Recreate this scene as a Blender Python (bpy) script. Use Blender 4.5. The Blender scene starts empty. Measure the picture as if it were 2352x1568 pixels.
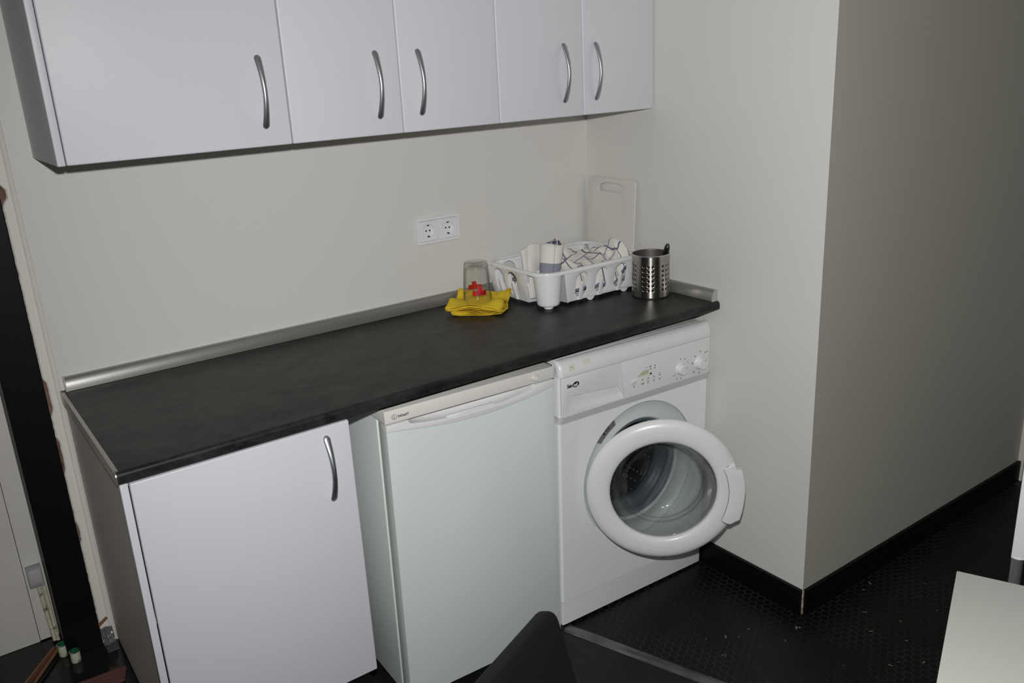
import bpy, bmesh, math, random
from mathutils import Vector, Matrix, noise
random.seed(7)
SC = bpy.context.scene
COL = SC.collection
R = math.radians
T_ = Matrix.Translation

# ------------------------------------------------------------------ camera, light, exposure
CAM_POS = Vector((-0.23358, -2.29646, 1.63442))
CR = Vector((0.80840603, -0.58650594, -0.04990477))
CU = Vector((0.21866288, 0.22051097, 0.9505585))
CB = Vector((-0.54650365, -0.77934954, 0.30650947))
FPX = 1979.9
cam_data = bpy.data.cameras.new('camera')
cam = bpy.data.objects.new('camera', cam_data)
COL.objects.link(cam)
mw = Matrix((CR, CU, CB)).transposed().to_4x4()
mw.translation = CAM_POS
cam.matrix_world = mw
cam_data.sensor_width = 36.0
cam_data.lens = FPX / 2352 * 36
cam_data.clip_start = 0.02
SC.camera = cam

world = bpy.data.worlds.new('world')
SC.world = world
world.use_nodes = True
bg = world.node_tree.nodes['Background']
bg.inputs[0].default_value = (0.80, 0.86, 1.0, 1)
bg.inputs[1].default_value = 0.03

# the camera's pop-up flash
fl = bpy.data.lights.new('camera_flash', 'SPOT')
fl.energy = 148.0
fl.spot_size = R(130)
fl.spot_blend = 1.0
fl.color = (1.0, 0.992, 0.978)
fl.shadow_soft_size = 0.017
flo = bpy.data.objects.new('camera_flash', fl)
flo.matrix_world = T_(CAM_POS + CU * 0.112 - CB * 0.02) @ Matrix((CR, CU, CB)).transposed().to_4x4() @ Matrix.Rotation(R(-12), 4, 'Y') @ Matrix.Rotation(R(-3), 4, 'X')
COL.objects.link(flo)
SC.view_settings.view_transform = 'Standard'
SC.view_settings.look = 'None'
SC.view_settings.exposure = 0.0
SC.view_settings.gamma = 1.0
SC.view_settings.use_curve_mapping = False

# ------------------------------------------------------------------ materials
def lin(r, g, b):
    f = lambda c: (c / 255 / 12.92) if c / 255 <= 0.04045 else ((c / 255 + 0.055) / 1.055) ** 2.4
    return (f(r), f(g), f(b), 1)

def mat(name, col, rough=0.5, metal=0.0, bump=None, var=None, spec=0.5, aniso=0, coat=0):
    m = bpy.data.materials.new(name)
    m.use_nodes = True
    nt = m.node_tree
    b = nt.nodes['Principled BSDF']
    b.inputs['Base Color'].default_value = col
    b.inputs['Roughness'].default_value = rough
    b.inputs['Metallic'].default_value = metal
    b.inputs['Specular IOR Level'].default_value = spec
    b.inputs['Coat Weight'].default_value = coat
    tc = nt.nodes.new('ShaderNodeTexCoord')
    if bump:
        n = nt.nodes.new('ShaderNodeTexNoise')
        n.inputs['Scale'].default_value = bump[0]
        n.inputs['Detail'].default_value = 3
        bp = nt.nodes.new('ShaderNodeBump')
        bp.inputs['Strength'].default_value = bump[1]
        bp.inputs['Distance'].default_value = bump[2] if len(bump) > 2 else 0.001
        nt.links.new(tc.outputs['Object'], n.inputs['Vector'])
        nt.links.new(n.outputs['Fac'], bp.inputs['Height'])
        nt.links.new(bp.outputs['Normal'], b.inputs['Normal'])
    if var:  # (scale, other colour, low, high)
        n = nt.nodes.new('ShaderNodeTexNoise')
        n.inputs['Scale'].default_value = var[0]
        n.inputs['Detail'].default_value = 6
        n.inputs['Roughness'].default_value = 0.65
        r = nt.nodes.new('ShaderNodeValToRGB')
        r.color_ramp.elements[0].position = var[2]
        r.color_ramp.elements[1].position = var[3]
        r.color_ramp.elements[0].color = col
        r.color_ramp.elements[1].color = var[1]
        nt.links.new(tc.outputs['Object'], n.inputs['Vector'])
        nt.links.new(n.outputs['Fac'], r.inputs['Fac'])
        nt.links.new(r.outputs['Color'], b.inputs['Base Color'])
    return m

def clear_mat(name, tint, edge, gloss=0.05, rough=0.02, refr=0.0, wave=0, power=2.2):
    m = bpy.data.materials.new(name)
    m.use_nodes = True
    nt = m.node_tree
    nt.nodes.clear()
    out = nt.nodes.new('ShaderNodeOutputMaterial')
    tr = nt.nodes.new('ShaderNodeBsdfTransparent')
    lw = nt.nodes.new('ShaderNodeLayerWeight')
    lw.inputs['Blend'].default_value = 0.5
    pw = nt.nodes.new('ShaderNodeMath')
    pw.operation = 'POWER'
    pw.inputs[1].default_value = power
    nt.links.new(lw.outputs['Facing'], pw.inputs[0])
    mx = nt.nodes.new('ShaderNodeMix')
    mx.data_type = 'RGBA'
    mx.inputs[6].default_value = tint
    mx.inputs[7].default_value = edge
    nt.links.new(pw.outputs[0], mx.inputs[0])
    nt.links.new(mx.outputs[2], tr.inputs['Color'])
    gl = nt.nodes.new('ShaderNodeBsdfGlossy')
    gl.inputs['Roughness'].default_value = rough
    p5 = nt.nodes.new('ShaderNodeMath'); p5.operation = 'POWER'; p5.inputs[1].default_value = 4.0
    nt.links.new(lw.outputs['Facing'], p5.inputs[0])
    fr = nt.nodes.new('ShaderNodeMath'); fr.operation = 'MULTIPLY_ADD'; fr.inputs[1].default_value = 0.45; fr.inputs[2].default_value = gloss
    nt.links.new(p5.outputs[0], fr.inputs[0])
    if wave:
        tc = nt.nodes.new('ShaderNodeTexCoord')
        n = nt.nodes.new('ShaderNodeTexNoise')
        n.inputs['Scale'].default_value = wave
        bp = nt.nodes.new('ShaderNodeBump')
        bp.inputs['Strength'].default_value = 0.35
        bp.inputs['Distance'].default_value = 0.01
        nt.links.new(tc.outputs['Object'], n.inputs['Vector'])
        nt.links.new(n.outputs['Fac'], bp.inputs['Height'])
        nt.links.new(bp.outputs['Normal'], gl.inputs['Normal'])
    first = tr
    if refr:
        g = nt.nodes.new('ShaderNodeBsdfGlass')
        g.inputs['IOR'].default_value = 1.35
        g.inputs['Roughness'].default_value = 0.0
        m0 = nt.nodes.new('ShaderNodeMixShader')
        m0.inputs[0].default_value = refr
        nt.links.new(tr.outputs[0], m0.inputs[1])
        nt.links.new(g.outputs[0], m0.inputs[2])
        first = m0
    ms = nt.nodes.new('ShaderNodeMixShader')
    nt.links.new(fr.outputs[0], ms.inputs[0])
    nt.links.new(first.outputs[0], ms.inputs[1])
    nt.links.new(gl.outputs[0], ms.inputs[2])
    nt.links.new(ms.outputs[0], out.inputs[0])
    return m

M = {}
M['wall'] = mat('wall_paint', lin(217, 216, 211), 0.5, bump=(420, 0.12, 0.0006))
M['wall_dark'] = mat('wall_paint_darker', lin(183, 181, 170), 0.5, bump=(420, 0.12, 0.0006))  # right wall only: darker and slightly warmer than the wall paint
M['ceiling'] = mat('ceiling_paint', lin(205, 203, 198), 0.8)
M['plaster'] = mat('reveal_plaster', lin(228, 224, 216), 0.6, bump=(60, 0.3, 0.002))
M['brick'] = mat('exposed_brick', lin(134, 104, 86), 0.9, bump=(90, 0.8, 0.004), var=(30, lin(80, 60, 50), 0.35, 0.7))
M['post'] = mat('black_lacquer', lin(7, 7, 8), 0.5, bump=(70, 0.2, 0.001), spec=0.2)
M['door_white'] = mat('white_door_paint', lin(232, 229, 221), 0.5, var=(3, lin(222, 219, 210), 0.4, 0.7))
M['melamine'] = mat('white_melamine', lin(214, 215, 222), 0.4, bump=(900, 0.35, 0.0006))
M['melamine_side'] = mat('white_melamine_side', lin(214, 208, 204), 0.45, bump=(700, 0.2, 0.0005))
M['cabinet_edge'] = mat('grey_edge_line', lin(90, 92, 90), 0.6)
M['alu'] = mat('aluminium', lin(196, 196, 196), 0.32, 1.0, bump=(300, 0.05, 0.0005))
M['alu_strip'] = mat('aluminium_trim', lin(186, 184, 178), 0.38, 1.0)
M['upstand'] = mat('silver_upstand', lin(168, 167, 163), 0.33, 0.75, bump=(500, 0.05, 0.0005))
M['clear_cap'] = mat('grey_plastic_cap', lin(176, 176, 172), 0.3)
M['steel'] = mat('brushed_steel', lin(178, 174, 168), 0.27, 1.0)
def aniso(m, v):
    nt = m.node_tree; b = nt.nodes['Principled BSDF']
    tg = nt.nodes.new('ShaderNodeTangent'); tg.direction_type = 'RADIAL'; tg.axis = 'Z'
    nt.links.new(tg.outputs[0], b.inputs['Tangent'])
    b.inputs['Anisotropic'].default_value = v
    b.inputs['Anisotropic Rotation'].default_value = 0.25
aniso(M['steel'], 0.85)
M['steel_dark'] = mat('handle_steel', lin(178, 182, 184), 0.42, 1.0)
M['chrome'] = mat('chrome', lin(205, 205, 210), 0.3, 0.85)
M['enamel'] = mat('fridge_enamel', lin(216, 225, 222), 0.35, bump=(500, 0.1, 0.0005))
M['fridge_plastic'] = mat('fridge_lid_plastic', lin(226, 224, 218), 0.35, bump=(800, 0.15, 0.0004))
M['gasket_cream'] = mat('cream_gasket', lin(226, 222, 206), 0.6)
M['washer'] = mat('washer_enamel', lin(236, 238, 242), 0.28, coat=0.2)
M['washer_plastic'] = mat('washer_plastic', lin(230, 230, 231), 0.3, coat=0.2)
M['washer_seat'] = mat('washer_door_seat', lin(205, 213, 212), 0.3)
M['rubber'] = mat('grey_rubber', lin(88, 97, 103), 0.42)
M['drum'] = mat('dark_drum_steel', lin(40, 38, 37), 0.3, 0.85)
M['drum_dot'] = mat('drum_hole_rim', lin(215, 212, 208), 0.3, 1.0)
M['band'] = mat('grey_band_plastic', lin(214, 214, 215), 0.35)
M['steel_shaded'] = mat('holder_inside_shaded', lin(110, 106, 100), 0.5, 0.8)  # same steel as the outside, with the interior shade put into its colour
M['shadow_gap'] = mat('dark_gap', lin(60, 58, 56), 0.8)
M['black_print'] = mat('black_print', lin(20, 20, 24), 0.5)
M['grey_print'] = mat('grey_print', lin(105, 105, 108), 0.5)
M['white_print'] = mat('white_print', lin(235, 235, 235), 0.5)
M['label_grey'] = mat('grey_label', lin(120, 118, 120), 0.35)
M['tape'] = mat('yellowed_tape', lin(222, 220, 206), 0.35)
M['teal'] = mat('teal_print', lin(60, 175, 150), 0.5)
M['orange'] = mat('orange_print', lin(220, 186, 140), 0.5)
M['green_label'] = mat('green_label', lin(190, 198, 166), 0.5)
M['socket'] = mat('socket_plastic', lin(232, 232, 236), 0.2, coat=0.3)
M['hole'] = mat('dark_hole', lin(35, 33, 32), 0.6)
M['plastic_white'] = mat('rack_plastic', lin(236, 237, 239), 0.25, coat=0.2)
M['yellow'] = mat('yellow_cloth', lin(230, 198, 54), 0.9, bump=(900, 0.5, 0.0008), var=(35, lin(218, 186, 50), 0.4, 0.7), spec=0.2)
M['red'] = mat('red_print', lin(196, 14, 24), 0.4)
M['rubber_black'] = mat('black_plastic', lin(16, 16, 17), 0.3)
M['chair_black'] = mat('black_chair_vinyl', lin(13, 13, 13), 0.65, bump=(700, 0.3, 0.0006), spec=0.3)
M['table_white'] = mat('white_table_laminate', lin(186, 188, 181), 0.5, bump=(600, 0.1, 0.0004))
M['chair_white'] = mat('white_chair_shell', lin(232, 232, 232), 0.4)
M['base_black'] = mat('black_baseboard', lin(9, 9, 9), 0.45, spec=0.2)
M['raw_edge'] = mat('raw_wall_edge', lin(200, 192, 180), 0.8, bump=(200, 0.8, 0.002), var=(80, lin(110, 84, 66), 0.45, 0.6))
M['floor_dark'] = mat('dark_floor', lin(24, 24, 25), 0.42, var=(6, lin(34, 33, 33), 0.4, 0.75), bump=(150, 0.15, 0.0008), spec=0.3)
M['raised'] = mat('dark_glossy_floor', lin(22, 22, 24), 0.14, var=(5, lin(32, 32, 33), 0.4, 0.75), spec=0.3)
M['grout'] = mat('grey_grout', lin(54, 53, 50), 0.85, var=(3.5, lin(16, 16, 15), 0.42, 0.6))
M['tile'] = mat('black_hex_tile', lin(10, 10, 10), 0.42, var=(4, lin(14, 14, 14), 0.4, 0.7), spec=0.3)
M['dust'] = mat('pale_debris', lin(120, 117, 108), 0.8)
M['copper'] = mat('copper_strip', lin(166, 118, 84), 0.45, 0.6)
M['brown_strip'] = mat('brown_plastic_strip', lin(96, 60, 54), 0.45)
M['foil'] = mat('crumpled_grey_film', lin(96, 96, 99), 0.25, bump=(70, 0.5, 0.004))
M['grey_sheet'] = mat('grey_sheet', lin(84, 84, 87), 0.5)
M['can_white'] = mat('can_label_white', lin(206, 214, 190), 0.35, var=(60, lin(120, 135, 110), 0.55, 0.62))
M['can_green'] = mat('can_inside_green', lin(30, 96, 66), 0.35)
M['box_grey'] = mat('grey_conduit_box', lin(160, 163, 168), 0.5)
M['cable_white'] = mat('white_conduit', lin(206, 200, 180), 0.5, var=(40, lin(110, 90, 66), 0.55, 0.65))
M['wood'] = mat('pine_batten', lin(196, 168, 116), 0.7, bump=(60, 0.3, 0.001))
M['board'] = mat('cutting_board_plastic', lin(210, 209, 203), 0.32, bump=(900, 0.1, 0.0004))
M['board'].node_tree.nodes['Principled BSDF'].inputs['Transmission Weight'].default_value = 0.0
M['glass'] = clear_mat('clear_glass', (0.985, 0.985, 0.975, 1), (0.42, 0.42, 0.40, 1), gloss=0.035, power=3.4)
M['door_glass'] = clear_mat('door_glass', (0.84, 0.855, 0.86, 1), (0.45, 0.47, 0.47, 1), gloss=0.05, rough=0.07, refr=0.15, wave=18, power=3)
M['strip_clear'] = mat('metal_threshold', lin(120, 120, 122), 0.25, 0.6, bump=(30, 0.3, 0.002), var=(9, lin(84, 84, 86), 0.35, 0.7))

# countertop laminate
def counter_mat():
    m = mat('dark_slate_laminate', lin(50, 49, 48), 0.42, spec=0.3)
    nt = m.node_tree
    b = nt.nodes['Principled BSDF']
    tc = nt.nodes.new('ShaderNodeTexCoord')
    mp = nt.nodes.new('ShaderNodeMapping')
    mp.inputs['Scale'].default_value = (1.0, 1.8, 1.8)
    n1 = nt.nodes.new('ShaderNodeTexNoise'); n1.inputs['Scale'].default_value = 8; n1.inputs['Detail'].default_value = 8; n1.inputs['Roughness'].default_value = 0.7; n1.inputs['Distortion'].default_value = 0.6
    n2 = nt.nodes.new('ShaderNodeTexNoise'); n2.inputs['Scale'].default_value = 40; n2.inputs['Detail'].default_value = 5; n2.inputs['Roughness'].default_value = 0.7
    nt.links.new(tc.outputs['Object'], mp.inputs[0])
    nt.links.new(mp.outputs[0], n1.inputs['Vector']); nt.links.new(mp.outputs[0], n2.inputs['Vector'])
    ad = nt.nodes.new('ShaderNodeMath'); ad.operation = 'MULTIPLY_ADD'; ad.inputs[1].default_value = 0.35
    nt.links.new(n2.outputs['Fac'], ad.inputs[0]); nt.links.new(n1.outputs['Fac'], ad.inputs[2])
    r = nt.nodes.new('ShaderNodeValToRGB')
    r.color_ramp.elements[0].position = 0.54; r.color_ramp.elements[0].color = lin(21, 21, 21)
    r.color_ramp.elements[1].position = 0.84; r.color_ramp.elements[1].color = lin(52, 51, 49)
    nt.links.new(ad.outputs[0], r.inputs[0]); nt.links.new(r.outputs[0], b.inputs['Base Color'])
    bp = nt.nodes.new('ShaderNodeBump'); bp.inputs['Strength'].default_value = 0.12; bp.inputs['Distance'].default_value = 0.0008
    nt.links.new(n2.outputs['Fac'], bp.inputs['Height']); nt.links.new(bp.outputs[0], b.inputs['Normal'])
    return m
M['counter'] = counter_mat()

# checked tea towel: stripes from the cloth's own UVs
def towel_mat(name, axes='xy', sp=(0.062, 0.062), w=0.0035, base=lin(224, 221, 215), line=lin(104, 106, 130), off=(0.0, 0.0)):
    m = mat(name, base, 0.9, spec=0.15)
    nt = m.node_tree
    b = nt.nodes['Principled BSDF']
    uv = nt.nodes.new('ShaderNodeUVMap')
    sep = nt.nodes.new('ShaderNodeSeparateXYZ')
    nt.links.new(uv.outputs[0], sep.inputs[0])
    outs = []
    for k, ax in enumerate('xy'):
        if ax not in axes: continue
        a = nt.nodes.new('ShaderNodeMath'); a.operation = 'ADD'; a.inputs[1].default_value = off[k] + 10 * sp[k]
        p = nt.nodes.new('ShaderNodeMath'); p.operation = 'MODULO'; p.inputs[1].default_value = sp[k]
        l = nt.nodes.new('ShaderNodeMath'); l.operation = 'LESS_THAN'; l.inputs[1].default_value = w
        nt.links.new(sep.outputs[k], a.inputs[0]); nt.links.new(a.outputs[0], p.inputs[0]); nt.links.new(p.outputs[0], l.inputs[0])
        outs.append(l)
    mx = nt.nodes.new('ShaderNodeMix'); mx.data_type = 'RGBA'
    mx.inputs[6].default_value = base; mx.inputs[7].default_value = line
    if len(outs) == 2:
        mm = nt.nodes.new('ShaderNodeMath'); mm.operation = 'MAXIMUM'
        nt.links.new(outs[0].outputs[0], mm.inputs[0]); nt.links.new(outs[1].outputs[0], mm.inputs[1])
        nt.links.new(mm.outputs[0], mx.inputs[0])
    else:
        nt.links.new(outs[0].outputs[0], mx.inputs[0])
    nt.links.new(mx.outputs[2], b.inputs['Base Color'])
    tc = nt.nodes.new('ShaderNodeTexCoord')
    n = nt.nodes.new('ShaderNodeTexNoise'); n.inputs['Scale'].default_value = 700
    bp = nt.nodes.new('ShaderNodeBump'); bp.inputs['Strength'].default_value = 0.5; bp.inputs['Distance'].default_value = 0.0006
    nt.links.new(tc.outputs['Object'], n.inputs['Vector']); nt.links.new(n.outputs['Fac'], bp.inputs['Height']); nt.links.new(bp.outputs[0], b.inputs['Normal'])
    return m
M['towel'] = towel_mat('checked_towel', sp=(0.052, 0.052), w=0.0048)
M['towel_plain'] = mat('off_white_towel', lin(224, 221, 215), 0.9, bump=(600, 0.5, 0.0006), spec=0.15)
M['towel_blue'] = mat('grey_blue_towel_band', lin(128, 130, 144), 0.9, bump=(600, 0.5, 0.0006), var=(500, lin(150, 152, 162), 0.4, 0.6), spec=0.15)
M['towel_line'] = mat('blue_towel_hem', lin(84, 88, 112), 0.9, spec=0.15)

# ------------------------------------------------------------------ builders
def link_mesh(name, me, m, parent=None, smooth=None, loc=None, rot=None, extra=()):
    o = bpy.data.objects.new(name, me)
    COL.objects.link(o)
    if m and not me.materials: me.materials.append(m)
    for e in extra: me.materials.append(e)
    if smooth is not None:
        for p in me.polygons: p.use_smooth = True
        me.set_sharp_from_angle(angle=R(smooth))
    if parent is not None: o.parent = parent
    if loc is not None: o.location = loc
    if rot is not None: o.rotation_euler = rot
    return o

def obj(name, bm, m, parent=None, smooth=35, loc=None, rot=None, extra=(), fix=True):
    if fix: bmesh.ops.recalc_face_normals(bm, faces=bm.faces[:])
    me = bpy.data.meshes.new(name)
    bm.to_mesh(me); bm.free()
    return link_mesh(name, me, m, parent, smooth, loc, rot, extra)

def B(): return bmesh.new()

def box(bm, x0, x1, y0, y1, z0, z1, bevel=0, seg=2, mx=None, mi=0):
    vs = [bm.verts.new(Vector((x, y, z))) for x in (x0, x1) for y in (y0, y1) for z in (z0, z1)]
    idx = [(0, 1, 3, 2), (4, 6, 7, 5), (0, 4, 5, 1), (2, 3, 7, 6), (0, 2, 6, 4), (1, 5, 7, 3)]
    fs = [bm.faces.new([vs[i] for i in f]) for f in idx]
    for f in fs: f.material_index = mi
    if bevel:
        es = list({e for f in fs for e in f.edges})
        r = bmesh.ops.bevel(bm, geom=es, offset=bevel, segments=seg, affect='EDGES', profile=0.5)
        vs = list({v for v in r['verts']} | {v for f in r['faces'] for v in f.verts} | {v for v in vs if v.is_valid})
    if mx is not None: bmesh.ops.transform(bm, matrix=mx, verts=[v for v in vs if v.is_valid])
    return bm

def lathe(bm, prof, n=48, axis='z', mx=None, closed=False, mi=0, a0=0.0, a1=2 * math.pi):
    full = abs(a1 - a0 - 2 * math.pi) < 1e-6
    rings = []
    cnt = n if full else n + 1
    for k in range(cnt):
        a = a0 + (a1 - a0) * k / n
        ring = []
        for (r, h) in prof:
            if axis == 'z': p = Vector((r * math.cos(a), r * math.sin(a), h))
            else: p = Vector((r * math.cos(a), h, r * math.sin(a)))
            if mx is not None: p = mx @ p
            ring.append(bm.verts.new(p))
        rings.append(ring)
    m = len(prof)
    for k in range(n):
        A, C = rings[k], rings[(k + 1) % cnt]
        for j in range(m if closed else m - 1):
            f = bm.faces.new((A[j], A[(j + 1) % m], C[(j + 1) % m], C[j])); f.material_index = mi
    bmesh.ops.remove_doubles(bm, verts=[v for r in rings for v in r], dist=1e-6)
    return bm

def tube(bm, pts, rad, n=12, mi=0, cap=True, sx=1.0):
    pts = [Vector(p) for p in pts]
    rads = rad if isinstance(rad, (list, tuple)) else [rad] * len(pts)
    rings = []
    up = Vector((0, 0, 1))
    t0 = (pts[1] - pts[0]).normalized()
    if abs(t0.dot(up)) > 0.9: up = Vector((1, 0, 0))
    for i, p in enumerate(pts):
        t = (pts[min(i + 1, len(pts) - 1)] - pts[max(i - 1, 0)]).normalized()
        s = t.cross(up).normalized(); u = s.cross(t).normalized(); up = u
        rings.append([bm.verts.new(p + (s * math.cos(2 * math.pi * k / n) * sx + u * math.sin(2 * math.pi * k / n)) * rads[i]) for k in range(n)])
    for i in range(len(rings) - 1):
        for k in range(n):
            f = bm.faces.new((rings[i][k], rings[i][(k + 1) % n], rings[i + 1][(k + 1) % n], rings[i + 1][k])); f.material_index = mi
    if cap:
        bm.faces.new(rings[0][::-1]); bm.faces.new(rings[-1])
    return bm

def extrude_profile(bm, prof, xs, closed=True, fn=None, caps=True, mi=0):
    """prof: list of (y,z); xs: list of x (or (x, inset)); builds along x"""
    rings = []
    for x in xs:
        x, ins = (x if isinstance(x, tuple) else (x, 0))
        rings.append([bm.verts.new(Vector((x, y + (fn(y, z, ins) if fn else 0), z))) for y, z in prof])
    n = len(prof)
    for i in range(len(rings) - 1):
        for k in range(n if closed else n - 1):
            f = bm.faces.new((rings[i][k], rings[i][(k + 1) % n], rings[i + 1][(k + 1) % n], rings[i + 1][k])); f.material_index = mi
    if closed and caps:
        bm.faces.new(rings[0][::-1]); bm.faces.new(rings[-1])
    return bm

def plate_mesh(outlines, thick, bevel=0.0, plane='xz', name='plate', res=1):
    """flat plate with holes: outlines are point lists, the first the outer one. plane xz -> thickness along y, centred."""
    cu = bpy.data.curves.new(name, 'CURVE')
    cu.dimensions = '2D'; cu.fill_mode = 'BOTH'
    cu.extrude = max(thick / 2 - bevel, 0.0)
    cu.bevel_depth = bevel; cu.bevel_resolution = res
    cu.offset = -bevel
    for pl in outlines:
        sp = cu.splines.new('POLY')
        sp.points.add(len(pl) - 1)
        for i, (a, b) in enumerate(pl): sp.points[i].co = (a, b, 0, 1)
        sp.use_cyclic_u = True
    o = bpy.data.objects.new(name, cu)
    COL.objects.link(o)
    dg = bpy.context.evaluated_depsgraph_get()
    me = bpy.data.meshes.new_from_object(o.evaluated_get(dg))
    bpy.data.objects.remove(o); bpy.data.curves.remove(cu)
    me.materials.clear()
    bm = bmesh.new(); bm.from_mesh(me)
    bpy.data.meshes.remove(me)
    bmesh.ops.remove_doubles(bm, verts=bm.verts[:], dist=1e-6)
    if plane == 'xz':
        bmesh.ops.transform(bm, matrix=Matrix(((1, 0, 0, 0), (0, 0, -1, 0), (0, 1, 0, 0), (0, 0, 0, 1))), verts=bm.verts[:])
    elif plane == 'yz':
        bmesh.ops.transform(bm, matrix=Matrix(((0, 0, 1, 0), (1, 0, 0, 0), (0, 1, 0, 0), (0, 0, 0, 1))), verts=bm.verts[:])
    return bm

def add_bm(dst, src, mx=None, mi=0):
    if mx is not None: bmesh.ops.transform(src, matrix=mx, verts=src.verts[:])
    mp = {v: dst.verts.new(v.co) for v in src.verts}
    for f in src.faces:
        try:
            g = dst.faces.new([mp[v] for v in f.verts]); g.material_index = mi
        except ValueError: pass
    src.free()
    return dst

def text_bm(s, size, thick=0.0003, bold=0.0, plane='xz', shear=0.0, spacing=1.0):
    cu = bpy.data.curves.new('text', 'FONT')
    cu.body = s; cu.size = size; cu.extrude = thick / 2; cu.offset = bold; cu.shear = shear
    cu.align_x = 'LEFT'; cu.space_character = spacing; cu.resolution_u = 3
    o = bpy.data.objects.new('text', cu)
    COL.objects.link(o)
    dg = bpy.context.evaluated_depsgraph_get()
    me = bpy.data.meshes.new_from_object(o.evaluated_get(dg))
    bpy.data.objects.remove(o); bpy.data.curves.remove(cu)
    bm = bmesh.new(); bm.from_mesh(me); bpy.data.meshes.remove(me)
    if plane == 'xz':
        bmesh.ops.transform(bm, matrix=Matrix(((1, 0, 0, 0), (0, 0, -1, 0), (0, 1, 0, 0), (0, 0, 0, 1))), verts=bm.verts[:])
    return bm

def circle(cx, cz, r, n=48, a0=0.0, a1=2 * math.pi, end=False):
    k = n + 1 if end else n
    return [(cx + r * math.cos(a0 + (a1 - a0) * i / n), cz + r * math.sin(a0 + (a1 - a0) * i / n)) for i in range(k)]

def rrect(x0, x1, z0, z1, r, n=5):
    pts = []
    for cx, cz, a in ((x1 - r, z1 - r, 0), (x0 + r, z1 - r, 90), (x0 + r, z0 + r, 180), (x1 - r, z0 + r, 270)):
        for i in range(n + 1):
            t = R(a + 90 * i / n)
            pts.append((cx + r * math.cos(t), cz + r * math.sin(t)))
    return pts

def tag(o, label=None, cat=None, group=None, kind=None):
    if label: o['label'] = label
    if cat: o['category'] = cat
    if group: o['group'] = group
    if kind: o['kind'] = kind
    return o

def thing(name, label, cat, loc=(0, 0, 0), rot=(0, 0, 0), group=None):
    o = bpy.data.objects.new(name, None)
    COL.objects.link(o)
    o.empty_display_size = 0.05
    o.location = loc; o.rotation_euler = rot
    return tag(o, label, cat, group)

def struct(name, bm, m, parent=None, smooth=None):
    o = obj(name, bm, m, parent, smooth)
    if parent is None: o['kind'] = 'structure'
    return o

T = Matrix.Translation
def Rm(a, ax): return Matrix.Rotation(a, 4, ax)

# ------------------------------------------------------------------ key dimensions
XR = 1.73        # side wall
YC = -0.952      # projecting corner
XE = 3.060        # end of the right wall
ZC, TH = 0.918, 0.0255
ZW = 1.481       # underside of wall cabinets
ZP = 0.19        # raised floor on the left

# ------------------------------------------------------------------ room shell
def prism(poly, z0, z1):
    bm = B()
    lo = [bm.verts.new((x, y, z0)) for x, y in poly]
    hi = [bm.verts.new((x, y, z1)) for x, y in poly]
    n = len(poly)
    for i in range(n): bm.faces.new((lo[i], lo[(i + 1) % n], hi[(i + 1) % n], hi[i]))
    bm.faces.new(lo[::-1]); bm.faces.new(hi)
    return bm

struct('wall_back', prism([(0.004, 0), (XR, 0), (XR, 0.12), (0.004, 0.12)], 0, 2.5), M['wall'])
struct('wall_side', prism([(XR, 0.12), (XR, YC), (XR + 0.1, YC + 0.1), (XR + 0.1, 0.12)], 0, 2.5), M['wall'])
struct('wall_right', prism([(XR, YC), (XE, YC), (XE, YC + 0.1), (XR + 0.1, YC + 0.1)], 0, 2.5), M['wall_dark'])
struct('wall_end', prism([(XE + 0.75, YC - 0.05), (XE + 0.85, YC - 0.05), (XE + 0.85, -5.6), (XE + 0.75, -5.6)], 0, 2.5), M['wall'])
struct('wall_rear', prism([(-2.3, -5.6), (XE + 0.85, -5.6), (XE + 0.85, -5.5), (-2.3, -5.5)], 0, 2.5), M['wall'])
struct('wall_left', prism([(-2.3, -5.5), (-2.2, -5.5), (-2.2, 0.25), (-2.3, 0.25)], 0, 2.5), M['wall'])
struct('wall_recess', prism([(-2.2, 0.20), (0.0, 0.20), (0.0, 0.25), (-2.2, 0.25)], 0, 2.5), M['wall'])
struct('ceiling', prism([(-2.3, -5.6), (XE + 0.85, -5.6), (XE + 0.85, 0.3), (-2.3, 0.3)], 2.5, 2.6), M['ceiling'])

# floor: dark slab with the hex mosaic field let into it on the right of the metal strip
SA = Vector((1.1235, -0.5545, 0)); SDIR = Vector((0.329, -0.9443, 0)).normalized()   # strip line
def strip_x(y): return SA.x + (SA.y - y) * (-SDIR.x / SDIR.y)
floor = struct('floor', prism([(-2.3, -5.6), (strip_x(-5.6), -5.6), (strip_x(0.0), 0.0), (strip_x(0.0), 0.3), (-2.3, 0.3)], -0.06, 0.0), M['floor_dark'])
bed = B()
add_bm(bed, prism([(strip_x(-5.6), -5.6), (XE + 0.85, -5.6), (XE + 0.85, 0.3), (strip_x(0.0), 0.3), (strip_x(0.0), 0.0)], -0.06, -0.0009))
obj('grout_bed', bed, M['grout'], floor, None)

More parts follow.
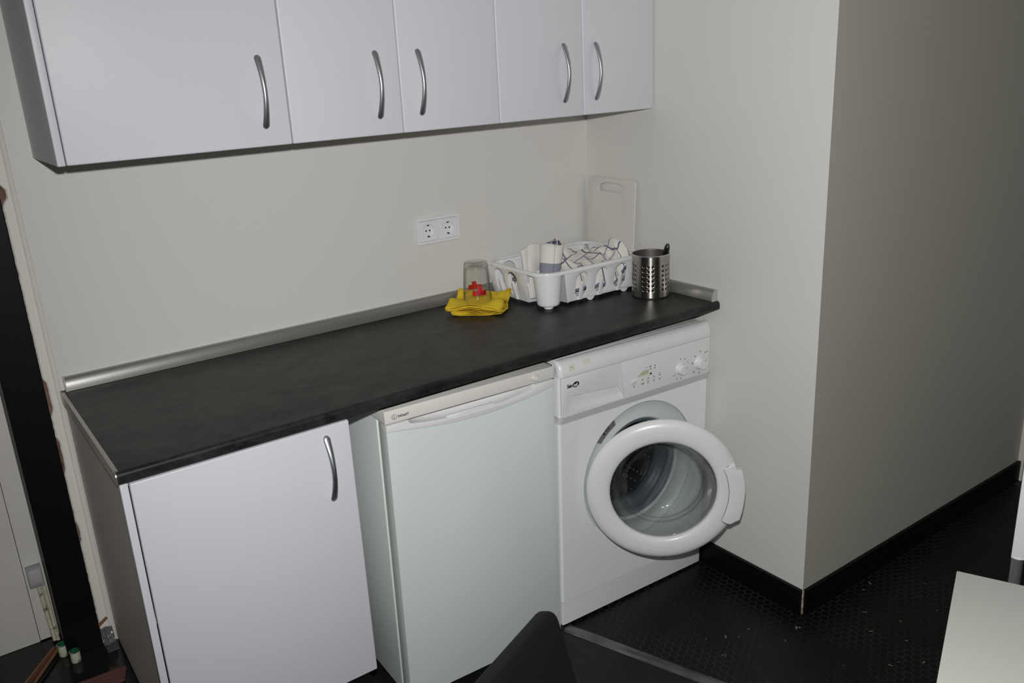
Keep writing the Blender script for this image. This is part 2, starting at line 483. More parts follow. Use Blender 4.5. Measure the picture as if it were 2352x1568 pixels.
# hex tiles, 23 mm across flats
HEXF = 0.0233; PIT = 0.0244
def hex_verts(cx, cy, dz, ins=0.0007):
    r0 = HEXF / math.sqrt(3)
    top, bot = [], []
    for k in range(6):
        a = R(60 * k)
        top.append((cx + (r0 - ins) * math.cos(a), cy + (r0 - ins) * math.sin(a), dz))
        bot.append((cx + r0 * math.cos(a), cy + r0 * math.sin(a), -0.0024))
    return top, bot
hv = hex_verts(0, 0, 0)
hm = bpy.data.meshes.new('hex_tile')
hm.from_pydata(hv[0] + hv[1], [], [tuple(range(6))] + [(k + 6, (k + 1) % 6 + 6, (k + 1) % 6, k) for k in range(6)])
hm.materials.append(M['tile'])
cells = []
rowy, ci = -0.55, 0
colstep = PIT * math.sqrt(3) / 2
x = 1.13
while x < XE + 0.7:
    y = -0.30 - (PIT / 2 if ci % 2 else 0)
    while y > -1.95:
        if x > strip_x(y) + 0.024 and (y < YC - 0.006 or x < XR - 0.006) and x < XE - 0.0 + (0.7 if y < YC - 0.1 else -0.03):
            if not (x < 1.72 and y > -0.53): cells.append((x, y))
        y -= PIT
    x += colstep; ci += 1
def to_px(p):
    d = Vector(p) - CAM_POS
    z = -d.dot(CB)
    return 1176 + FPX * d.dot(CR) / z, 784 - FPX * d.dot(CU) / z, z
vis = []
for c in cells:
    u, v, z = to_px((c[0], c[1], 0))
    hidden = (2352 > u > 2150 and v > 1300)
    if 1310 < u < 2150 and 1300 < v < 1566 and not hidden: vis.append((z, c))
vis.sort()
near = [c for z, c in vis[:300]]
nset = set(near)
for c in near:
    o = bpy.data.objects.new('hex_tile', hm); COL.objects.link(o)
    o.parent = floor; o.location = (c[0], c[1], random.uniform(-0.0003, -0.0001))
verts, faces = [], []
for c in cells:
    if c in nset: continue
    t, b = hex_verts(c[0], c[1], random.uniform(-0.0003, -0.0001))
    k0 = len(verts); verts += t + b
    faces.append(tuple(k0 + k for k in range(6)))
    faces += [(k0 + k + 6, k0 + (k + 1) % 6 + 6, k0 + (k + 1) % 6, k0 + k) for k in range(6)]
me = bpy.data.meshes.new('hex_tile_field'); me.from_pydata(verts, [], faces)
o = link_mesh('hex_tile_field', me, M['tile'], floor)
o['kind'] = 'stuff'

# raised dark floor at the left
struct('floor', prism([(-2.2, -0.66), (0.482, -0.66), (0.482, -0.0005), (0.0035, -0.0005), (0.0035, 0.199), (-2.2, 0.199)], 0.0005, ZP), M['raised'])

# baseboards
struct('baseboard_side', prism([(XR - 0.012, YC + 0.001), (XR - 0.0005, YC + 0.001), (XR - 0.0005, -0.50), (XR - 0.012, -0.50)], 0.0, 0.084), M['base_black'])
struct('baseboard_right', prism([(XR + 0.002, YC - 0.012), (XE - 0.001, YC - 0.012), (XE - 0.001, YC - 0.0005), (XR + 0.002, YC - 0.0005)], 0.0, 0.084), M['base_black'])
bm = B()
box(bm, XR - 0.0035, XR + 0.0018, YC - 0.0035, YC - 0.0002, 0.001, 0.083)
struct('trim_1', bm, M['raw_edge'])
# door casing at the far right end
bm = B()
box(bm, XE + 0.0, XE + 0.035, YC - 0.02, YC + 0.1, 0, 2.08, 0.003)
struct('trim_2', bm, M['door_white'])
bm = B()
box(bm, XE + 0.036, XE + 0.70, YC + 0.03, YC + 0.07, 0.005, 2.06, 0.002)
struct('door_1', bm, mat('grey_violet_door', lin(150, 146, 156), 0.5))
bm = B(); box(bm, XE + 0.70, XE + 0.75, YC - 0.02, YC + 0.1, 0, 2.08, 0.003)
struct('trim_3', bm, M['door_white'])

# metal threshold strip
bm = B()
nrm = Vector((-SDIR.y, SDIR.x, 0))
if nrm.x < 0: nrm = -nrm
L = 1.3
prof = [(-0.002, 0.0), (0.0, 0.0022), (0.008, 0.0045), (0.018, 0.0052), (0.028, 0.0042), (0.036, 0.0005), (0.036, -0.002), (-0.002, -0.001)]
rings = []
for k in range(40):
    s = L * k / 39
    wob = 0.0012 * noise.noise(Vector((s * 7, 0, 0)))
    rings.append([bm.verts.new(SA + SDIR * s + nrm * (a + wob) + Vector((0, 0, h + (0.0006 * noise.noise(Vector((s * 30, a * 60, 3))) if h > 0.001 else 0)))) for a, h in prof])
for i in range(39):
    for k in range(len(prof)):
        bm.faces.new((rings[i][k], rings[i][(k + 1) % 8], rings[i + 1][(k + 1) % 8], rings[i + 1][k]))
bm.faces.new(rings[0]); bm.faces.new(rings[-1][::-1])
struct('trim_4', bm, M['strip_clear'], smooth=40)

# left: black post, damaged plaster edge, white recessed panel
bm = B(); box(bm, -0.118, -0.031, -0.004, 0.19, ZP + 0.0005, 2.499, 0.002)
struct('trim_5', bm, M['post'])
# brick core between post and wall finish, with the broken plaster skin over it
core = B()
box(core, -0.0305, 0.0032, 0.016, 0.11, ZP + 0.0005, 2.499)
core_o = struct('trim_6', core, M['brick'])
bm = B()
zs = [ZP + 0.001 + (2.499 - ZP - 0.001) * k / 260 for k in range(261)]
def jag(z):
    base = -0.030
    cav = 0.0
    for (a, b, d) in ((1.385, 1.43, 0.012), (0.86, 0.955, 0.007), (0.70, 0.80, 0.005), (0.50, 0.56, 0.004)):
        if a < z < b: cav = max(cav, d * min(1, (z - a) / 0.01, (b - z) / 0.01))
    return base + cav + 0.0018 * max(0, noise.noise(Vector((0, 0, z * 38)))) + 0.0014 * noise.noise(Vector((5, 0, z * 120)))
fr_, bk_ = [], []
for z in zs:
    xj = jag(z)
    fr_.append([bm.verts.new((xj, 0.004 + 0.001 * noise.noise(Vector((z * 40, 1, 1))), z)), bm.verts.new((xj + 0.003, 0.001, z)), bm.verts.new((-0.008, 0.0015, z)), bm.verts.new((-0.006, -0.0015, z)), bm.verts.new((-0.001, -0.003, z)), bm.verts.new((0.0036, -0.001, z)), bm.verts.new((0.0038, 0.0155, z)), bm.verts.new((xj, 0.0155, z))])
for i in range(260):
    for k in range(8):
        bm.faces.new((fr_[i][k], fr_[i][(k + 1) % 8], fr_[i + 1][(k + 1) % 8], fr_[i + 1][k]))
bm.faces.new(fr_[0]); bm.faces.new(fr_[-1][::-1])
obj('plaster_edge', bm, M['plaster'], core_o, 40)

# white panel behind (a door leaf), with a narrow stile
pan = thing('white_panel_door', 'white flat panel standing behind the black post at the left edge', 'panel')
bm = B(); box(bm, -1.0, -0.1665, 0.125, 0.150, ZP + 0.001, 2.40, 0.001); obj('leaf', bm, M['door_white'], pan)
bm = B(); box(bm, -0.1655, -0.1185, 0.1252, 0.150, ZP + 0.004, 2.40, 0.001); obj('stile', bm, M['door_white'], pan)

# ------------------------------------------------------------------ handles
def bow_handle(parent, x, z0, z1, y):
    bm = B()
    n = 56; m_ = 16
    L_ = z1 - z0
    rings = []
    for i in range(n + 1):
        t = i / n
        s = math.sin(math.pi * t)
        w = 0.0056 + 0.0032 * (abs(2 * t - 1) ** 1.5)
        th = 0.0048 - 0.0012 * (abs(2 * t - 1) ** 2)
        e = min(t, 1 - t) * L_
        if e < 0.0075:
            q = math.sqrt(max(0, 1 - (1 - e / 0.0085) ** 2)); w *= max(q, 0.35)
        oy = y - 0.0035 - 0.024 * s ** 0.9
        rings.append([bm.verts.new((x + w * math.cos(2 * math.pi * k / m_), oy + th * math.sin(2 * math.pi * k / m_), z0 + L_ * t)) for k in range(m_)])
    for i in range(n):
        for k in range(m_):
            bm.faces.new((rings[i][k], rings[i][(k + 1) % m_], rings[i + 1][(k + 1) % m_], rings[i + 1][k]))
    bm.faces.new(rings[0][::-1]); bm.faces.new(rings[-1])
    return obj('handle', bm, M['steel_dark'], parent, 60)

# ------------------------------------------------------------------ wall cabinets
def door_slab(name, parent, x0, x1, y0, y1, z0, z1, handle=None):
    bm = B(); box(bm, x0, x1, y0, y1, z0, z1, 0.0034, 4)
    d = obj(name, bm, M['melamine'], parent, 30)
    if handle: bow_handle(d, handle[0], handle[1], handle[2], y0)
    return d
YD = -0.324
def wall_cabinet(x0, x1, doors, label, end=False):
    t = thing('wall_cabinet', label, 'cabinet', ((x0 + x1) / 2, -0.15, ZW), group=None)
    inv = T((-(x0 + x1) / 2, 0.15, -ZW))
    def par(o):
        o.parent = t; o.matrix_parent_inverse = Matrix.Identity(4); return o
    ox, oy, oz = (x0 + x1) / 2, -0.15, ZW
    bm = B()
    zt = 0.72
    a, b = x0 - ox, x1 - ox
    yb, yf = -0.0015 - oy, YD + 0.0185 - oy
    box(bm, a, a + 0.016, yf, yb, 0.001, zt); box(bm, b - 0.016, b, yf, yb, 0.001, zt)
    box(bm, a + 0.016, b - 0.016, yf, yb, 0.001, 0.017); box(bm, a + 0.016, b - 0.016, yf, yb, zt - 0.016, zt)
    box(bm, a + 0.016, b - 0.016, yb - 0.005, yb, 0.017, zt - 0.016)
    box(bm, a + 0.016, b - 0.016, yf + 0.02, yb - 0.005, 0.35, 0.366)
    obj('carcass', bm, M['melamine_side'], t, 30)
    if end:
        bm = B(); box(bm, a - 0.0165, a - 0.0008, YD - oy + 0.0005, yb, 0.0, zt, 0.002, 3)
        obj('end_panel', bm, M['melamine'], t, 30)
    for (d0, d1, hx) in doors:
        door_slab('door', t, d0 + 0.0011 - ox, d1 - 0.0011 - ox, YD - oy, YD + 0.018 - oy, 0.0, zt, (hx - ox, 1.5205 - ZW, 1.681 - ZW))
    return t
wall_cabinet(0.0695, 0.5554, [(0.0695, 0.5554, 0.494)], 'white wall cabinet with one wide door, leftmost of the hanging row', end=True)
wall_cabinet(0.5560, 1.1488, [(0.5560, 0.8521, 0.786), (0.8521, 1.1488, 0.905)], 'white two-door wall cabinet in the middle of the hanging row')
wall_cabinet(1.1494, XR - 0.001, [(1.1494, 1.4478, 1.374), (1.4478, XR - 0.002, 1.492)], 'white two-door wall cabinet hung against the side wall, rightmost of the row')

# ------------------------------------------------------------------ base cabinet
bx, by_ = 0.247, -0.30
bc = thing('base_cabinet', 'white single-door base cabinet under the left end of the worktop', 'cabinet', (bx, by_, ZP + 0.001))
zb, zt = 0.012, ZC - TH - ZP - 0.0025
bm = B()
def bl(a, b, c, d, e, f, bv=0): box(bm, a - bx, b - bx, c - by_, d - by_, e, f, bv)
bl(0.006, 0.020, -0.581, -0.004, zb, zt)
bl(0.478, 0.494, -0.581, -0.004, zb, zt); bl(0.020, 0.478, -0.581, -0.004, zb, zb + 0.016)
bl(0.020, 0.478, -0.010, -0.004, zb + 0.016, zt); bl(0.020, 0.478, -0.575, -0.01, zt - 0.016, zt)
bl(0.020, 0.478, -0.56, -0.01, 0.35, 0.366)
obj('carcass', bm, M['melamine_side'], bc, 30)
bm = B(); box(bm, 0.0045 - bx, 0.0195 - bx, -0.600 - by_, -0.582 - by_, zb, zt - 0.001, 0.001); obj('end_panel', bm, M['melamine'], bc, 30)
door_slab('door', bc, 0.0225 - bx, 0.4935 - bx, -0.602 - by_, -0.584 - by_, 0.0235, zt - 0.003, (0.4335 - bx, 0.706 - ZP, 0.867 - ZP))
for fx_, fy_ in ((0.05, -0.54), (0.45, -0.54), (0.05, -0.05), (0.45, -0.05)):
    bm = B(); lathe(bm, [(0, 0), (0.02, 0), (0.02, 0.004), (0.014, 0.0125), (0, 0.0125)], 16, mx=T((fx_ - bx, fy_ - by_, 0)))
    obj('leg', bm, M['rubber_black'], bc)

# ------------------------------------------------------------------ worktop
ct = thing('countertop', 'long dark grey mottled laminate worktop running to the side wall', 'countertop', (0.86, -0.3, ZC - TH))
cxo, cyo, czo = 0.86, -0.3, ZC - TH
def cl_(p): return Vector((p[0] - cxo, p[1] - cyo, p[2] - czo))
bm = B()
prof = [(-0.001, ZC - TH), (-0.001, ZC)]
rr = 0.0095
for k in range(9):
    a = R(90 + 90 * k / 8)
    prof.append((-0.604 + rr + rr * math.cos(a), ZC - rr + rr * math.sin(a)))
prof += [(-0.604, ZC - TH + 0.004), (-0.6015, ZC - TH)]
extrude_profile(bm, prof, [0.0028, XR - 0.001])
bmesh.ops.transform(bm, matrix=T((-cxo, -cyo, -czo)), verts=bm.verts[:])
obj('slab', bm, M['counter'], ct, 30)
# aluminium strip on the left end
bm = B()
ins = [(y, z) for y, z in prof]
extrude_profile(bm, [(-0.001, ZC - TH), (-0.001, ZC + 0.0012)] + [(-0.604 + rr + (rr + 0.0012) * math.cos(R(90 + 90 * k / 8)), ZC - rr + (rr + 0.0012) * math.sin(R(90 + 90 * k / 8))) for k in range(9)] + [(-0.6052, ZC - TH + 0.003), (-0.6015, ZC - TH - 0.001)], [0.0, 0.0027])
box(bm, 0.0027, 0.008, -0.594, -0.0205, ZC + 0.0002, ZC + 0.0014)
bmesh.ops.transform(bm, matrix=T((-cxo, -cyo, -czo)), verts=bm.verts[:])
obj('edge_strip', bm, M['alu_strip'], ct, 30)
# quarter-round upstand along the back wall and the side wall
up = [(0.0, 0.0), (0.0, 0.0335), (-0.0035, 0.0335), (-0.0065, 0.031), (-0.0085, 0.026), (-0.0105, 0.019), (-0.0135, 0.013), (-0.0175, 0.0075), (-0.0205, 0.004), (-0.021, 0.0)]
up = [(0.0, 0.0), (0.0, 0.034), (-0.004, 0.0345), (-0.009, 0.0325), (-0.0135, 0.027), (-0.017, 0.019), (-0.0195, 0.010), (-0.0205, 0.0)]
bm = B()
extrude_profile(bm, [(y - 0.001, z + ZC + 0.0008) for y, z in up], [0.016, XR - 0.0025])
bmesh.ops.transform(bm, matrix=T((-cxo, -cyo, -czo)), verts=bm.verts[:])
obj('back_upstand', bm, M['upstand'], ct, 40)
bm = B()
extrude_profile(bm, [(y - 0.001, z + ZC + 0.0008) for y, z in up], [0.0225, 0.590])
bmesh.ops.transform(bm, matrix=T((-cxo, -cyo, -czo)) @ T((XR - 0.0005, 0, 0)) @ Rm(-math.pi / 2, 'Z'), verts=bm.verts[:])
obj('side_upstand', bm, M['upstand'], ct, 40)
capp = [(y * 1.06 - 0.0008, z * 1.04 + ZC + 0.0006) for y, z in up]
bm = B(); extrude_profile(bm, capp, [0.0125, 0.0158])
bmesh.ops.transform(bm, matrix=T((-cxo, -cyo, -czo)), verts=bm.verts[:])
obj('end_cap', bm, M['clear_cap'], ct, 40)
bm = B(); extrude_profile(bm, capp, [0.5902, 0.5945])
bmesh.ops.transform(bm, matrix=T((-cxo, -cyo, -czo)) @ T((XR - 0.0005, 0, 0)) @ Rm(-math.pi / 2, 'Z'), verts=bm.verts[:])
obj('end_cap', bm, M['clear_cap'], ct, 40)
# batten carrying the worktop on the side wall
bm = B(); box(bm, XR - 0.030, XR - 0.0005, -0.50, -0.02, ZC - TH - 0.032, ZC - TH - 0.0008, 0.001)
tag(obj('wall_batten', bm, M['wood']), 'pine batten on the side wall just beneath the worktop end', 'batten')

# ------------------------------------------------------------------ fridge
FR = thing('fridge', 'white under-counter fridge between the cabinet and the washing machine', 'fridge', (0.5985, -0.557, 0.006), (0.002, 0.006, -0.036))
FW = 0.503
bm = B(); box(bm, 0.002, FW - 0.002, 0.058, 0.528, 0.016, 0.8195, 0.003); obj('body', bm, M['enamel'], FR, 30)
bm = B(); box(bm, 0.0, FW, 0.001, 0.530, 0.8205, 0.8545, 0.0028, 3); obj('lid', bm, M['fridge_plastic'], FR, 30)
bm = B(); box(bm, 0.006, FW - 0.006, 0.046, 0.0578, 0.03, 0.812, 0.002); obj('gasket', bm, M['gasket_cream'], FR, 30)
arc = [(0.0025, 0.8005), (0.04, 0.7955), (0.075, 0.7905), (0.109, 0.7855), (0.15, 0.7805), (0.20, 0.7758), (0.239, 0.7742), (0.28, 0.7740), (0.325, 0.7755), (0.365, 0.7785), (0.41, 0.783), (0.455, 0.789), (0.5005, 0.7962)]
bm = plate_mesh([[(0.0025, 0.02), (0.0025, 0.7998)] + [(a, b - 0.0008) for a, b in arc[1:-1]] + [(0.5005, 0.7955), (0.5005, 0.02)]], 0.042, 0.0015)
fd = obj('door', bm, M['enamel'], FR, 30, loc=(0, 0.0245, 0))
inner = [(0.4395, 0.8165), (0.4365, 0.8095), (0.428, 0.8050), (0.39, 0.7995), (0.35, 0.795), (0.312, 0.7925), (0.27, 0.791), (0.24, 0.7905), (0.20, 0.7917), (0.168, 0.7937), (0.12, 0.7985), (0.09, 0.803), (0.072, 0.8062), (0.066, 0.810), (0.063, 0.8165)]
bm = plate_mesh([arc + [(0.5005, 0.8165)] + inner + [(0.0025, 0.8165)]], 0.042, 0.0012)
obj('handle_trim', bm, M['washer_plastic'], FR, 30, loc=(0, 0.0243, 0))
bm = B()   # scooped finger recess behind the trim
for i in range(12):
    pass
rows = []
for k in range(9):
    t = k / 8
    rows.append([(x_, 0.006 + 0.036 * math.sin(t * math.pi / 2), zb_ + (0.8165 - zb_) * (1 - math.cos(t * math.pi / 2))) for x_, zb_ in inner[::-1]])
vv = [[bm.verts.new(Vector(q) - Vector((0, 0, 0.001))) for q in r] for r in rows]
for k in range(8):
    for i in range(len(inner) - 1): bm.faces.new((vv[k][i], vv[k][i + 1], vv[k + 1][i + 1], vv[k + 1][i]))
obj('finger_recess', bm, M['washer_plastic'], FR, 60)
bm = B(); box(bm, 0.172, 0.311, 0.0075, 0.013, 0.792, 0.7985, 0.001, mx=None); obj('grip_lip', bm, M['washer_plastic'], FR, 30)
bm = B(); lathe(bm, [(0, -0.0085), (0.0065, -0.0085), (0.0078, -0.006), (0.0080, 0.001)], 24, axis='y', mx=T((0.438, 0, 0.8375)))
box(bm, 0.4374, 0.4386, -0.0095, -0.008, 0.832, 0.843)
obj('thermostat_knob', bm, M['fridge_plastic'], FR, 40)
bm = B()
for a in (215, 180, 145, 110, 75, 40, 5, -25):
    c = Vector((0.438 + 0.0125 * math.cos(R(a)), 0, 0.8375 + 0.0115 * math.sin(R(a))))
    box(bm, -0.0019, 0.0019, 0.0004, 0.0009, -0.00035, 0.00035, mx=T(c) @ Rm(-R(a), 'Y'))
obj('dial_marks', bm, M['grey_print'], FR, None)['kind'] = 'stuff'
bm = B()
add_bm(bm, text_bm('INDeSIT', 0.0082, 0.0004, 0.00022, spacing=1.04), T((0.0345, 0.0008, 0.8330)))
add_bm(bm, text_bm('i', 0.0098, 0.0004, 0.0002), T((0.0235, 0.0008, 0.8330)))
lathe(bm, [(0.0056, 0.0004), (0.0064, 0.0004), (0.0064, 0.001), (0.0056, 0.001)], 32, axis='y', closed=True, mx=T((0.0248, 0, 0.8366)))
obj('logo', bm, M['black_print'], FR, None)
for fx_, fy_ in ((0.04, 0.08), (0.46, 0.08), (0.04, 0.49), (0.46, 0.49)):
    bm = B(); lathe(bm, [(0, -0.003), (0.016, -0.003), (0.016, 0.016), (0, 0.016)], 16, mx=T((fx_, fy_, 0)))
    obj('foot', bm, M['rubber_black'], FR)

# ------------------------------------------------------------------ washing machine
WM = thing('washing_machine', 'white front-loading washing machine with its round door ajar', 'washing machine', (1.1265, -0.5455, 0.0065), (0.014, 0.008, -0.0283))
WW = 0.589
# cabinet shell
bm = B()
plan = [(0.0, 0.50), (0.0, 0.008)] + [(0.008 - 0.008 * math.cos(R(a)), 0.008 - 0.008 * math.sin(R(a))) for a in (22, 45, 68)] + [(0.008, 0.0)]
planR = [(WW - a - (0.018 if b > 0.3 else 0), b) for a, b in plan[::-1]]
def wall_strip(pts, z0, z1):
    lo = [bm.verts.new((a, b, z0)) for a, b in pts]; hi = [bm.verts.new((a, b, z1)) for a, b in pts]
    for i in range(len(pts) - 1): bm.faces.new((lo[i], lo[i + 1], hi[i + 1], hi[i]))
wall_strip(plan, 0.084, 0.83); wall_strip(planR, 0.084, 0.83)
wall_strip([(0.0, 0.50), (WW - 0.018, 0.50)], 0.084, 0.83)
PCX, PCZ, PR = 0.3075, 0.4315, 0.2213
add_bm(bm, plate_mesh([[(0.008, 0.084), (WW - 0.008, 0.084), (WW - 0.008, 0.675), (0.008, 0.675)], circle(PCX, PCZ, PR, 72)], 0.002, 0), T((0, 0.001, 0)))
obj('body', bm, M['washer'], WM, 30)
# recessed door seat ring
bm = B()
lathe(bm, [(PR, 0.0), (PR, 0.010), (PR - 0.006, 0.015), (0.178, 0.017), (0.172, 0.013), (0.166, 0.013), (0.161, 0.018), (0.160, 0.030)], 72, axis='y', mx=T((PCX, 0, PCZ)))
obj('door_seat', bm, M['washer_seat'], WM, 40)
bm = B()
lathe(bm, [(0.1605, 0.024), (0.157, 0.018), (0.151, 0.020), (0.146, 0.032), (0.150, 0.045), (0.143, 0.055), (0.132, 0.060), (0.129, 0.075), (0.133, 0.088), (0.15, 0.094), (0.17, 0.094)], 64, axis='y', mx=T((PCX, 0, PCZ)))
obj('rubber_gasket', bm, M['rubber'], WM, 60)
bm = B()
lathe(bm, [(0.138, 0.100), (0.142, 0.096), (0.150, 0.100), (0.225, 0.112), (0.232, 0.125), (0.232, 0.36), (0.225, 0.38), (0.0, 0.39)], 64, axis='y', mx=T((PCX, 0, PCZ)))
for k in range(3):
    a = R(90 + 120 * k)
    m3 = T((PCX + 0.205 * math.cos(a), 0, PCZ + 0.205 * math.sin(a))) @ Rm(-a, 'Y')
    box(bm, -0.03, 0.03, 0.13, 0.37, -0.018, 0.018, 0.01, 3, mx=m3)
dr = obj('drum', bm, M['drum'], WM, 50)
bm = B()
for i in range(46):
    a = 2 * math.pi * i / 46
    for j in range(12):
        y_ = 0.14 + j * 0.019 + (0.0095 if i % 2 else 0)
        c = (PCX + 0.2305 * math.cos(a), y_, PCZ + 0.2305 * math.sin(a))
        mx = T(c) @ Rm(-a, 'Y') @ Rm(math.pi / 2, 'Y')
        lathe(bm, [(0.0016, 0.0), (0.0032, -0.0018), (0.0042, 0.0)], 6, mx=mx)
for rr_ in (0.03, 0.06, 0.09, 0.12, 0.15, 0.18):
    n_ = int(rr_ * 2 * math.pi / 0.022)
    for i in range(n_):
        a = 2 * math.pi * i / n_
        c = (PCX + rr_ * math.cos(a), 0.3855, PCZ + rr_ * math.sin(a))
        lathe(bm, [(0.0018, 0.0), (0.0032, -0.0018), (0.0044, 0.0)], 6, axis='y', mx=T(c))
d2 = obj('drum_holes', bm, M['drum_dot'], WM, 40); d2['kind'] = 'stuff'
# kick panel
bm = B(); 
pk = [(0.0, 0.47), (0.0, 0.006)] + [(0.006 - 0.006 * math.cos(R(a)), 0.006 - 0.006 * math.sin(R(a))) for a in (30, 60)] + [(0.006, 0.0), (WW - 0.016, 0.0), (WW - 0.007, 0.003), (WW - 0.001, 0.010), (WW, 0.02), (WW - 0.016, 0.47)]
lo = [bm.verts.new((a, b, 0.006)) for a, b in pk]; hi = [bm.verts.new((a, b, 0.0815)) for a, b in pk]
for i in range(len(pk)): bm.faces.new((lo[i], lo[(i + 1) % len(pk)], hi[(i + 1) % len(pk)], hi[i]))
bm.faces.new(lo[::-1]); bm.faces.new(hi)
obj('kick_panel', bm, M['washer_plastic'], WM, 30)
bm = B(); box(bm, 0.01, WW - 0.01, 0.004, 0.47, 0.078, 0.0845); obj('seam', bm, M['shadow_gap'], WM, None)
for fx_, fy_ in ((0.05, 0.05), (0.54, 0.05), (0.05, 0.43), (0.54, 0.43)):
    bm = B(); lathe(bm, [(0, -0.006), (0.018, -0.006), (0.018, 0.006), (0, 0.006)], 16, mx=T((fx_, fy_, 0)))
    obj('foot', bm, M['rubber_black'], WM)
# console: band, control panel, drawer and rounded top
def rounded_x(w, r=0.010):
    xs = []
    for a in (0, 22, 45, 68, 90): xs.append((r - r * math.cos(R(a)), r - r * math.sin(R(a))))
    for a in (90, 68, 45, 22, 0): xs.append((w - (r - r * math.cos(R(a))), r - r * math.sin(R(a))))
    return xs
def ins_fn(y, z, ins): return ins if y < 0.035 else 0.0
bm = B()
extrude_profile(bm, [(0.05, 0.664), (-0.0015, 0.664), (-0.0105, 0.6865), (0.05, 0.6865)], rounded_x(WW), fn=ins_fn)
obj('console_band', bm, M['band'], WM, 30)
bm = B()
extrude_profile(bm, [(0.05, 0.6865), (-0.003, 0.6865), (-0.003, 0.803), (0.05, 0.803)], [(a + (0.001 if i == 0 else 0), b) for i, (a, b) in enumerate(rounded_x(WW))], fn=ins_fn)
obj('console_core', bm, M['washer_plastic'], WM, 30)
top = [(0.022, 0.8038), (-0.0098, 0.8038), (-0.0105, 0.8055), (-0.0104, 0.814), (-0.0094, 0.8235), (-0.0065, 0.8325), (-0.0018, 0.8405), (0.0045, 0.8465), (0.0115, 0.8495), (0.0185, 0.850), (0.022, 0.8485)]
bm = B()
extrude_profile(bm, top, rounded_x(WW, 0.012), fn=lambda y, z, i: i if y < 0.015 else i * 0.3)
obj('console_top', bm, M['washer_plastic'], WM, 40)
bm = B(); box(bm, 0.006, WW - 0.018, 0.0245, 0.50, 0.831, 0.8487, 0.002, 3); obj('top_cover', bm, M['washer_plastic'], WM, 30)
bm = B(); box(bm, 0.010, WW - 0.010, 0.0215, 0.0250, 0.80, 0.8472); obj('top_seam', bm, M['shadow_gap'], WM, None)
# drawer
rec = [(0.036, 0.7445), (0.060, 0.7428), (0.120, 0.739), (0.203, 0.7325), (0.210, 0.730), (0.2135, 0.7255), (0.2225, 0.705), (0.2285, 0.6915), (0.034, 0.7035), (0.0315, 0.706), (0.0310, 0.740)]
rec = rec[::-1]
drw = [(0.004, 0.6872), (0.2370, 0.6872), (0.2185, 0.8024), (0.004, 0.8024)]
bm = plate_mesh([drw, rec], 0.0066, 0.0008)
dw = obj('detergent_drawer', bm, M['washer_plastic'], WM, 30, loc=(0, -0.0064, 0))
bm = B()
tp = [(0.0315, 0.7435), (0.060, 0.7428), (0.120, 0.739), (0.203, 0.7325), (0.212, 0.729)]
bt = [(0.0315, 0.7045), (0.060, 0.7015), (0.120, 0.698), (0.203, 0.693), (0.2285, 0.6915)]
dp = [-0.0090, -0.0042, 0.0012, 0.0012, -0.001]
rows = []
for k in range(7):
    t = k / 6
    rows.append([bm.verts.new((tp[i][0] * (1 - t) + bt[i][0] * t, dp[i] * (1 - t ** 2) + (-0.0092) * t ** 2 if i else -0.0092, (tp[i][1] + 0.001) * (1 - t) + bt[i][1] * t)) for i in range(5)])
for k in range(6):
    for i in range(4): bm.faces.new((rows[k][i], rows[k][i + 1], rows[k + 1][i + 1], rows[k + 1][i]))
obj('drawer_recess', bm, M['washer_plastic'], dw, 60, loc=(0, 0.0064, 0))
# control panel
bm = plate_mesh([[(0.2385, 0.6872), (WW - 0.0095, 0.6872), (WW - 0.0095, 0.8024), (0.2197, 0.8024)]], 0.0066, 0.0006)
cp = obj('control_panel', bm, M['washer_plastic'], WM, 30, loc=(0, -0.0064, 0))
YF = -0.0098
def knob(x, z, r, mark):
    bm = B()
    lathe(bm, [(r + 0.003, 0.0), (r + 0.001, -0.0015), (r, -0.004), (r * 0.96, -0.0165), (r * 0.90, -0.0185), (0.0, -0.019)], 40, axis='y', mx=T((x, YF, z)))
    k_ = obj('knob', bm, M['washer_plastic'], WM, 40)
    bm = B(); box(bm, r * 0.42, r * 0.86, -0.0195, -0.0188, -0.0005, 0.0005, mx=T((x, YF, z)) @ Rm(-R(mark), 'Y'))
    obj('pointer_mark', bm, M['grey_print'], k_, None)
knob(0.456, 0.7275, 0.0165, 35); knob(0.5385, 0.7285, 0.0195, 60)
bm = B(); box(bm, 0.2585, 0.2795, YF - 0.004, YF + 0.001, 0.7285, 0.7365, 0.0025, 3); obj('power_button', bm, M['washer_plastic'], WM, 40)
bm = B()
def dash(x, z, w=0.0045, h=0.0022, rot=0.0, b=None): box(b if b is not None else bm, -w / 2, w / 2, -0.0003, 0.0003, -h / 2, h / 2, mx=T((x, YF - 0.0001, z)) @ Rm(rot, 'Y'))
for x_, z_ in ((0.3022, 0.7298), (0.3250, 0.7296), (0.3480, 0.7293), (0.371, 0.729), (0.334, 0.7562), (0.3508, 0.7559)): dash(x_, z_)
lathe(bm, [(0, -0.0004), (0.0036, -0.0003), (0.0036, 0.0002)], 8, axis='y', mx=T((0.335, YF, 0.7412)))
# play / pause
v = [bm.verts.new((0.2985, YF - 0.0003, 0.7195)), bm.verts.new((0.2985, YF - 0.0003, 0.7140)), bm.verts.new((0.3025, YF - 0.0003, 0.7168))]; bm.faces.new(v)
dash(0.3045, 0.7168, 0.0012, 0.006); dash(0.3070, 0.7168, 0.0012, 0.006)
v = [bm.verts.new((0.3530, YF - 0.0003, 0.7660)), bm.verts.new((0.3530, YF - 0.0003, 0.7605)), bm.verts.new((0.3480, YF - 0.0003, 0.7628))]; bm.faces.new(v)
